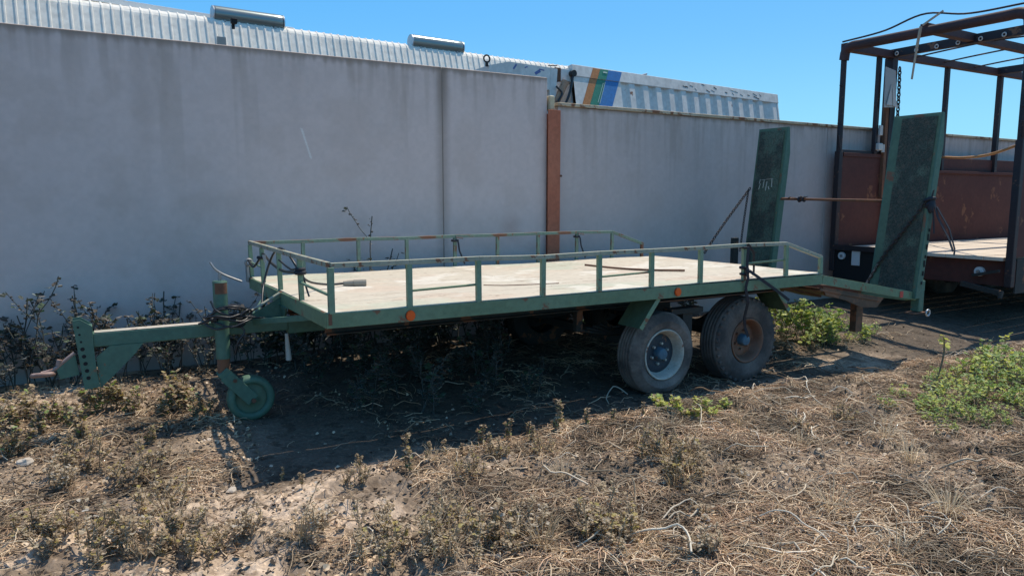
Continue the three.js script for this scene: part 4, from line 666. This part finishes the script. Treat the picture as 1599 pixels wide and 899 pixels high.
{
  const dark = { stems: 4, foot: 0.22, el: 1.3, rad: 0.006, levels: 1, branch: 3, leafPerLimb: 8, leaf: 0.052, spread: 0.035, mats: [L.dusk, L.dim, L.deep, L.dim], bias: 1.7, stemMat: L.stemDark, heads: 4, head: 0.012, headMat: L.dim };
  const pr = [1, 2, 3, 4].map((s) => weed(40 + s, 0.8, dark));
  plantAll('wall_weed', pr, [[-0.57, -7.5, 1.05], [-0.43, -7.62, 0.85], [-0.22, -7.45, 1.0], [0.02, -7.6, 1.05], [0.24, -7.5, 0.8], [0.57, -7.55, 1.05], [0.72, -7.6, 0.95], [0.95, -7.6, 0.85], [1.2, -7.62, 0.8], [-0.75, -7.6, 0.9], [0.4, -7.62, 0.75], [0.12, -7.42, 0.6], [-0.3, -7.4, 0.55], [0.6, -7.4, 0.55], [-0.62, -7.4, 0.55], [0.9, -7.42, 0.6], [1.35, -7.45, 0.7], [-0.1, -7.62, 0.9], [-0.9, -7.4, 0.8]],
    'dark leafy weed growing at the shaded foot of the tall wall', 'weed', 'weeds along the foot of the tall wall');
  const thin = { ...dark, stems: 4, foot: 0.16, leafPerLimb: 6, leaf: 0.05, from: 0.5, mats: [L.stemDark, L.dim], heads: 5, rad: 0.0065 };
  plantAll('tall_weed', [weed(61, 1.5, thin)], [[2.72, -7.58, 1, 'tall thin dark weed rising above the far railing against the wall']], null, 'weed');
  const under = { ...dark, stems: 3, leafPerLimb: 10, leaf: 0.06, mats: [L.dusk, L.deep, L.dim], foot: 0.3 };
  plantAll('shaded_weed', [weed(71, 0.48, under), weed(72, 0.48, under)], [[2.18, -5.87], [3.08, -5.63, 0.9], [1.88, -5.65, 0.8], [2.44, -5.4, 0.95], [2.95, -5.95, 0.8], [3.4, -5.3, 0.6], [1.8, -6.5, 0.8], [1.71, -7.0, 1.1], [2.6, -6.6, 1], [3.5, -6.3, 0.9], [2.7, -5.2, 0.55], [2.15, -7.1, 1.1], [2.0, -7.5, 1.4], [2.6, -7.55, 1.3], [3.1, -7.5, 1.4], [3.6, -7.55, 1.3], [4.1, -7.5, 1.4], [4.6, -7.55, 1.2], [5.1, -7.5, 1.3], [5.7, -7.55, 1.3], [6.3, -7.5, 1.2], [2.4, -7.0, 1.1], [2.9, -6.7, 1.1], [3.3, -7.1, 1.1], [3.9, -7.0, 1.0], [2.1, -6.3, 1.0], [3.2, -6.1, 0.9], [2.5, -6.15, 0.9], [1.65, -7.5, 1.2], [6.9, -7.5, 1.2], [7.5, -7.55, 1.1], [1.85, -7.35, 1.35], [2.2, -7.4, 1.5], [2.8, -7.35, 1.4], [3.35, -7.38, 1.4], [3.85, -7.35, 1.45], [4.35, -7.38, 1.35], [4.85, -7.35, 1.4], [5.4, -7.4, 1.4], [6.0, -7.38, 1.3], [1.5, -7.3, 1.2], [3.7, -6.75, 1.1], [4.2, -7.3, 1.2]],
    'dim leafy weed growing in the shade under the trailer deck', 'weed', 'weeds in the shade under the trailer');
  // sunlit dry weeds with leaves curled along upright stems
  const dry = { stems: 5, foot: 0.14, el: 1.25, rad: 0.004, levels: 1, branch: 3, leafPerLimb: 15, leaf: 0.034, spread: 0.022, mats: [L.dry, L.brown, L.straw, L.ochre, L.green], bias: 1.5, from: 0.2, stemMat: L.stem, heads: 5, head: 0.008, headMat: L.brown };
  const pd = [1, 2, 3].map((s) => weed(80 + s, 0.3, dry));
  plantAll('dry_weed', pd, [[-0.53, -6.38], [-0.38, -6.15, 0.8], [0.01, -6.48, 1.15], [0.14, -6.53, 0.8], [0.64, -6.27, 1.1], [0.46, -6.2, 0.75], [0.31, -5.65, 0.5], [-0.08, -5.85, 0.8], [-0.27, -6.4, 0.7], [-0.66, -6.05, 0.9], [0.72, -6.05, 0.75], [-0.15, -6.2, 0.8], [0.26, -6.3, 0.8], [-0.5, -5.8, 0.75], [0.58, -6.42, 0.9], [-0.42, -6.55, 0.8]],
    'low brown weed in the sunlit strip by the drawbar', 'weed', 'weeds in the sunlit strip by the drawbar');
  const spike = { ...dry, stems: 2, foot: 0.06, el: 1.45, levels: 0, branch: 0, leafPerLimb: 34, leaf: 0.03, spread: 0.017, from: 0.35, heads: 12, head: 0.009, rise: 0.2 };
  const ps = [1, 2].map((s) => weed(90 + s, 0.3, spike));
  plantAll('dead_weed', ps, [[1.7, -4.2, 0.95], [2.4, -4.5, 0.75], [2.91, -4.3, 1.1], [2.6, -4.45, 0.7], [2.69, -4.25, 0.6], [3.15, -4.22, 0.75], [2.23, -4.42, 0.5], [1.45, -4.36, 0.45], [2.05, -4.36, 0.6], [2.33, -4.22, 0.6], [1.0, -4.6, 0.35], [3.42, -4.25, 0.5], [1.9, -4.3, 0.5], [2.78, -4.45, 0.55], [3.7, -4.2, 0.5], [1.05, -4.25, 0.4]],
    'small upright dead weed along the edge of the trailer shadow', 'weed', 'dead weeds along the edge of the trailer shadow');
  const loose = { ...dry, stems: 9, foot: 0.2, el: 1.1, leafPerLimb: 6, leaf: 0.022, spread: 0.02, mats: [L.straw, L.pale, L.dry], heads: 3, head: 0.006, headMat: L.straw, stemMat: L.dry };
  plantAll('brown_weed', [weed(101, 0.24, loose), weed(102, 0.2, loose), weed(103, 0.28, { ...loose, stems: 14, foot: 0.3, mats: [L.dry, L.straw, L.ochre] }), weed(104, 0.17, { ...loose, stems: 6, el: 0.8 }), weed(105, 0.3, { ...loose, stems: 12, foot: 0.28, leafPerLimb: 10, mats: [L.dry, L.brown, L.ochre] })], [[1.84, -2.95, 1], [0.62, -3.75, 0.9], [0.3, -4.3, 0.9], [2.6, -3.3, 0.8], [3.25, -3.6, 0.7], [0.05, -3.95, 1.1], [1.3, -3.5, 0.7], [2.2, -2.75, 0.9], [2.9, -2.7, 0.9], [0.2, -5.0, 0.9], [-0.2, -5.1, 0.9], [0.35, -5.25, 0.7], [1.45, -3.05, 0.9], [3.5, -3.05, 0.8], [2.0, -3.9, 0.6], [0.95, -3.6, 0.9], [2.45, -2.35, 0.9], [1.15, -3.2, 0.9], [2.1, -3.3, 0.8], [1.6, -3.35, 0.6]],
    'low withered brown weed in the sunlit foreground straw', 'weed', 'withered weeds in the foreground');
  const olive = { ...dry, stems: 10, foot: 0.26, el: 1.2, leafPerLimb: 10, leaf: 0.026, spread: 0.02, mats: [L.dry, L.brown, L.straw, L.ochre], bias: 1.3, heads: 6, head: 0.007, headMat: L.dry };
  plantAll('bushy_weed', [weed(161, 0.3, olive), weed(162, 0.24, olive), weed(163, 0.34, olive)], [[0.02, -3.88, 0.85], [0.24, -3.8, 0.9], [-0.12, -5.3, 0.8], [1.7, -2.95, 0.85], [2.2, -2.72, 0.9], [1.45, -3.1, 0.6], [3.1, -3.15, 0.8], [3.3, -3.35, 0.9], [3.15, -3.45, 0.7], [0.42, -3.7, 0.7], [-0.2, -4.15, 0.8], [2.6, -4.0, 0.5], [2.35, -4.15, 0.5], [4.6, -3.5, 0.5], [5.0, -3.4, 0.5], [1.35, -4.15, 0.45], [-0.35, -4.4, 0.9]],
    'bushy dead brown weed on the littered foreground', 'weed', 'bushy dead brown weeds in the foreground');
  const lime = { ...dry, stems: 4, foot: 0.2, leafPerLimb: 8, leaf: 0.045, spread: 0.03, mats: [L.lime, L.green, L.dry], heads: 0 };
  plantAll('yellow_weed', [weed(111, 0.22, lime), weed(112, 0.22, lime)], [[4.02, -4.4, 0.9], [3.91, -4.15, 0.8], [4.23, -4.05, 0.7], [4.06, -4.05, 0.65], [4.4, -4.0, 0.55]],
    'small yellow green weed before the front wheel', 'weed', 'yellow green weeds before the front wheel');
  const bush = { stems: 7, foot: 0.3, el: 1.1, rad: 0.004, levels: 1, branch: 3, leafPerLimb: 8, leaf: 0.05, spread: 0.05, rise: 0.18, mats: [L.lime, L.green, L.green], bias: 1.0, stemMat: L.stem, from: 0.2 };
  const pb = [1, 2, 3].map((s) => weed(120 + s, 0.4, bush));
  plantAll('mallow_bush', pb, [[7.5, -5.95, 1.45], [7.75, -5.7, 1.15], [8.2, -5.75, 1.15], [8.35, -5.5, 0.65], [8.55, -5.45, 0.6], [8.02, -6.2, 1.3], [7.55, -5.6, 1.0], [7.95, -5.5, 0.85]],
    'bright green bush behind the rear wheel', 'bush', 'green bushes behind the rear wheel');
  plantAll('mallow_plant', [131, 132, 133].map((q) => weed(q, 0.38, { ...bush, stems: 6, leafPerLimb: 6, leaf: 0.046, foot: 0.4, spread: 0.06 })), [[5.99, -3.3, 0.5], [5.85, -3.15, 0.55], [5.81, -2.98, 0.5], [7.5, -3.8, 0.7], [7.43, -3.55, 0.95], [7.88, -3.6, 0.9], [8.05, -3.5, 0.9], [7.55, -3.22, 0.95], [6.4, -3.1, 0.6], [6.78, -3.13, 0.75], [6.9, -3.4, 0.6], [7.2, -3.3, 0.8], [8.3, -3.75, 0.85], [6.2, -3.35, 0.5], [8.6, -3.7, 1.0], [7.0, -2.95, 0.7], [6.6, -3.55, 0.45], [7.9, -3.2, 0.9], [6.05, -3.0, 0.45], [6.3, -2.9, 0.4], [6.65, -2.8, 0.45], [5.6, -3.05, 0.35], [6.1, -3.6, 0.4], [7.3, -2.8, 0.5], [8.1, -3.9, 0.8], [8.5, -3.4, 0.8], [6.5, -3.35, 0.55], [6.7, -2.95, 0.5], [6.15, -3.15, 0.45], [5.95, -2.8, 0.4], [6.9, -3.0, 0.6], [7.1, -3.6, 0.6], [5.5, -2.85, 0.3], [5.75, -3.45, 0.35], [6.4, -2.65, 0.35], [6.05, -2.75, 0.3], [7.3, -3.9, 0.5]],
    'yellow green leafy plant in the right-hand patch', 'plant', 'green plants in the patch at the right');
  const stalk = { ...lime, stems: 1, foot: 0, el: 1.5, levels: 0, leafPerLimb: 9, leaf: 0.05, from: 0.75, rad: 0.009, mats: [L.lime, L.green] };
  plantAll('lone_stalk', [weed(141, 0.56, stalk)], [[6.7, -3.62, 1, 'tall bare stalk topped with pale leaves, standing above the green patch']], null, 'weed');
  // straw tussocks
  const tuft = (seed, h, n, m) => { const r = rng(seed), g = []; for (let i = 0; i < n; i++) { const a = r() * 6.28, d = r() * 0.05, q = h * (0.5 + 0.9 * r()), e = 0.25 + r() * 1.25; g.push(blade([Math.cos(a) * d, -0.02, Math.sin(a) * d], [Math.cos(a) * (d + q * Math.sin(e)), q * Math.cos(e) * 0.8, Math.sin(a) * (d + q * Math.sin(e))], 0.0022 + 0.0014 * r(), q * (0.1 + 0.3 * r()), r)); } return part('tmp', g, m); };
  const pt = [[151, 0.28, 70, L.straw], [152, 0.24, 70, L.dry], [153, 0.26, 60, L.straw]].map((a) => { const m = tuft(...a); scene.remove(m); return m; });
  plantAll('straw_tussock', pt, [[0.31, -3.97, 0.9], [3.23, -3.27, 1.05], [3.54, -2.42, 0.9], [3.68, -3.87, 0.6], [1.84, -2.8, 0.8], [4.92, -2.99, 0.75], [3.93, -2.0, 0.9], [0.86, -3.56, 0.7], [0.15, -3.8, 0.7], [1.43, -3.01, 0.7], [2.3, -2.6, 0.7], [2.76, -2.21, 0.7], [4.39, -3.29, 0.7], [3.0, -3.1, 0.8], [4.6, -2.6, 0.8], [3.3, -1.9, 0.8], [4.2, -3.7, 0.6], [5.3, -3.2, 0.6], [2.5, -3.6, 0.6], [0.5, -4.9, 0.5], [1.9, -4.22, 0.5], [2.9, -4.1, 0.45]],
    'pale dry straw tussock on the littered foreground', 'grass tuft', 'straw tussocks in the foreground');
}

// ---------------------------------------------------------------- litter on the ground (nobody could count it) and a few stones
{
  const r = rng(777), dummy = new THREE.Object3D(), col = new THREE.Color();
  const inView = () => { for (;;) { const x = -1.8 + r() * 11.6, z = -7.6 + r() * 7; const f = x * 0.51 - z * 0.86; if (f < 2.2 || r() > 3.4 / f) continue; const side = (x * 0.86 + z * 0.51) / f; if (Math.abs(side) > 0.98) continue; return [x, z]; } };
  const thick = (x, z, straws) => { const under = x > 1 && z < -4.62; return (1 - 0.8 * bare(x, z)) * (under ? 0.1 : 1) * ((straws ? 0.1 : 0.4) + 1.0 * sstep(0.42, 0.62, wn(x, z, 2.0, 4, 761))) * (straws ? lerp(0.2, 1, sstep(0.8, 3.6, x + z * 0.4 + 1.4)) : 1); };
  const scatter = (name, geos, count, mats, size, lift, colours, tilt, label) => {
    const g = new THREE.Group(); g.name = name; g.userData = { kind: 'stuff', label }; scene.add(g);
    geos.forEach((geo, q) => {
      const n = Math.floor(count / geos.length), m = new THREE.InstancedMesh(geo, mats, n); m.name = 'piece'; m.castShadow = m.receiveShadow = true;
      for (let i = 0; i < n; i++) {
        let x, z; do { [x, z] = inView(); } while (r() > thick(x, z, name !== 'leaf_litter' && name !== 'dirt_clods'));
        const s = size[0] + (size[1] - size[0]) * Math.pow(r(), 2);
        dummy.position.set(x, gY(x, z) + lift * r(), z); dummy.rotation.set((r() - 0.5) * tilt, r() * 6.28, (r() - 0.5) * tilt, 'YXZ'); dummy.scale.set(s, s * (0.7 + 0.6 * r()), s); dummy.updateMatrix(); m.setMatrixAt(i, dummy.matrix);
        const c = colours[Math.floor(r() * colours.length)], k = name === 'dry_stalks' ? 0.6 + 0.6 * r() : (0.55 + 0.6 * r()) * (0.55 + 1.0 * sstep(0.3, 0.7, wn(x, z, 3.8, 3, 767))); m.setColorAt(i, col.setRGB(c[0] * k, c[1] * k, c[2] * k));
      }
      g.add(m);
    });
  };
  const curl = (seed, rad, amp, up, n = 8) => { const q = rng(seed), pts = []; let a = 0, x = -0.5, z = 0; for (let i = 0; i < 7; i++) { pts.push([x, 0.008 + up * Math.sin(i / 6 * Math.PI) * (0.5 + q()), z]); a += (q() - 0.5) * amp; x += Math.cos(a) / 6; z += Math.sin(a) / 6; } return tube(pts, rad, n, 4); };
  const straw = std({ color: 0xffffff, roughness: 0.85 });
  const strawCols = [[0.66, 0.5, 0.33], [0.5, 0.36, 0.22], [0.36, 0.24, 0.145], [0.2, 0.13, 0.08], [0.6, 0.47, 0.32], [0.27, 0.19, 0.12], [0.42, 0.27, 0.17]];
  scatter('dry_straw', [1, 2, 3, 4, 5, 6, 7].map((s) => curl(s * 7, s % 3 ? 0.0085 : 0.013, s % 2 ? 1.15 : 0.4, 0.1)), 92000, straw, [0.05, 0.27], 0.022, strawCols, 0.5, 'dry curled straw and stems strewn over the sunlit ground');
  scatter('dry_stalks', [1, 2, 3, 4, 5].map((s) => curl(s * 13 + 1, 0.0115, 1.15, 0.16, 14)), 700, straw, [0.16, 0.5], 0.015, [[0.7, 0.6, 0.46], [0.58, 0.48, 0.35], [0.45, 0.34, 0.22], [0.26, 0.17, 0.1]], 0.35, 'long bleached stalks lying curled across the ground');
  const chip = (seed) => { const q = rng(seed); return leaf([0, 0, 0], [1, 0.1, 0], 1, q, 3); };
  const chipMat = std({ color: 0xffffff, roughness: 0.95, side: THREE.DoubleSide });
  scatter('leaf_litter', [1, 2, 3, 4].map((s) => chip(s * 19)), 100000, chipMat, [0.007, 0.034], 0.015, [[0.17, 0.12, 0.075], [0.3, 0.21, 0.13], [0.42, 0.31, 0.2], [0.09, 0.07, 0.052], [0.14, 0.11, 0.085], [0.5, 0.39, 0.27]], 1.4, 'crumbled dead leaves covering the ground');
  const clod = (seed) => { const q = rng(seed), g = new THREE.IcosahedronGeometry(0.5, 1), p = g.attributes.position; for (let i = 0; i < p.count; i++) { const k = 0.75 + 0.5 * hash(Math.round(p.getX(i) * 50), Math.round(p.getY(i) * 50 + p.getZ(i) * 77), seed); p.setXYZ(i, p.getX(i) * k, p.getY(i) * k * 0.7, p.getZ(i) * k); } g.computeVertexNormals(); return g; };
  scatter('dirt_clods', [1, 2, 3].map(clod), 7000, chipMat, [0.006, 0.035], 0.0, [[0.4, 0.31, 0.23], [0.5, 0.4, 0.3], [0.28, 0.21, 0.15]], 3, 'small clods of dry earth on the ground');
  const st = std({ map: tex(128, 128, (u, v) => [0.5, 0.43, 0.35].map((q) => q * (0.7 + 0.5 * fb(u, v, 5, 5, 4, 951))), { T: [0.2, 0.2] }), roughness: 0.9 });
  for (const [x, z, s, lab] of [[-0.42, -5.62, 0.055, 'pale flat stone at the far left edge below the drawbar shadow'], [0.7, -4.6, 0.036, 'small white stone beside the shadow of the front railing'], [2.01, -3.55, 0.04, 'round pale stone in the middle of the sunlit foreground'], [1.9, -3.63, 0.026, 'smaller pale stone just left of the round one']]) {
    const m = part('stone', clod(Math.round(s * 1000)).scale(s * 1.9, s * 1.3, s * 1.5), st); m.position.set(x, gY(x, z) + s * 0.25, z); m.rotation.y = x; tag(m, lab, 'stone');
  }
}
renderer.render(scene, camera);
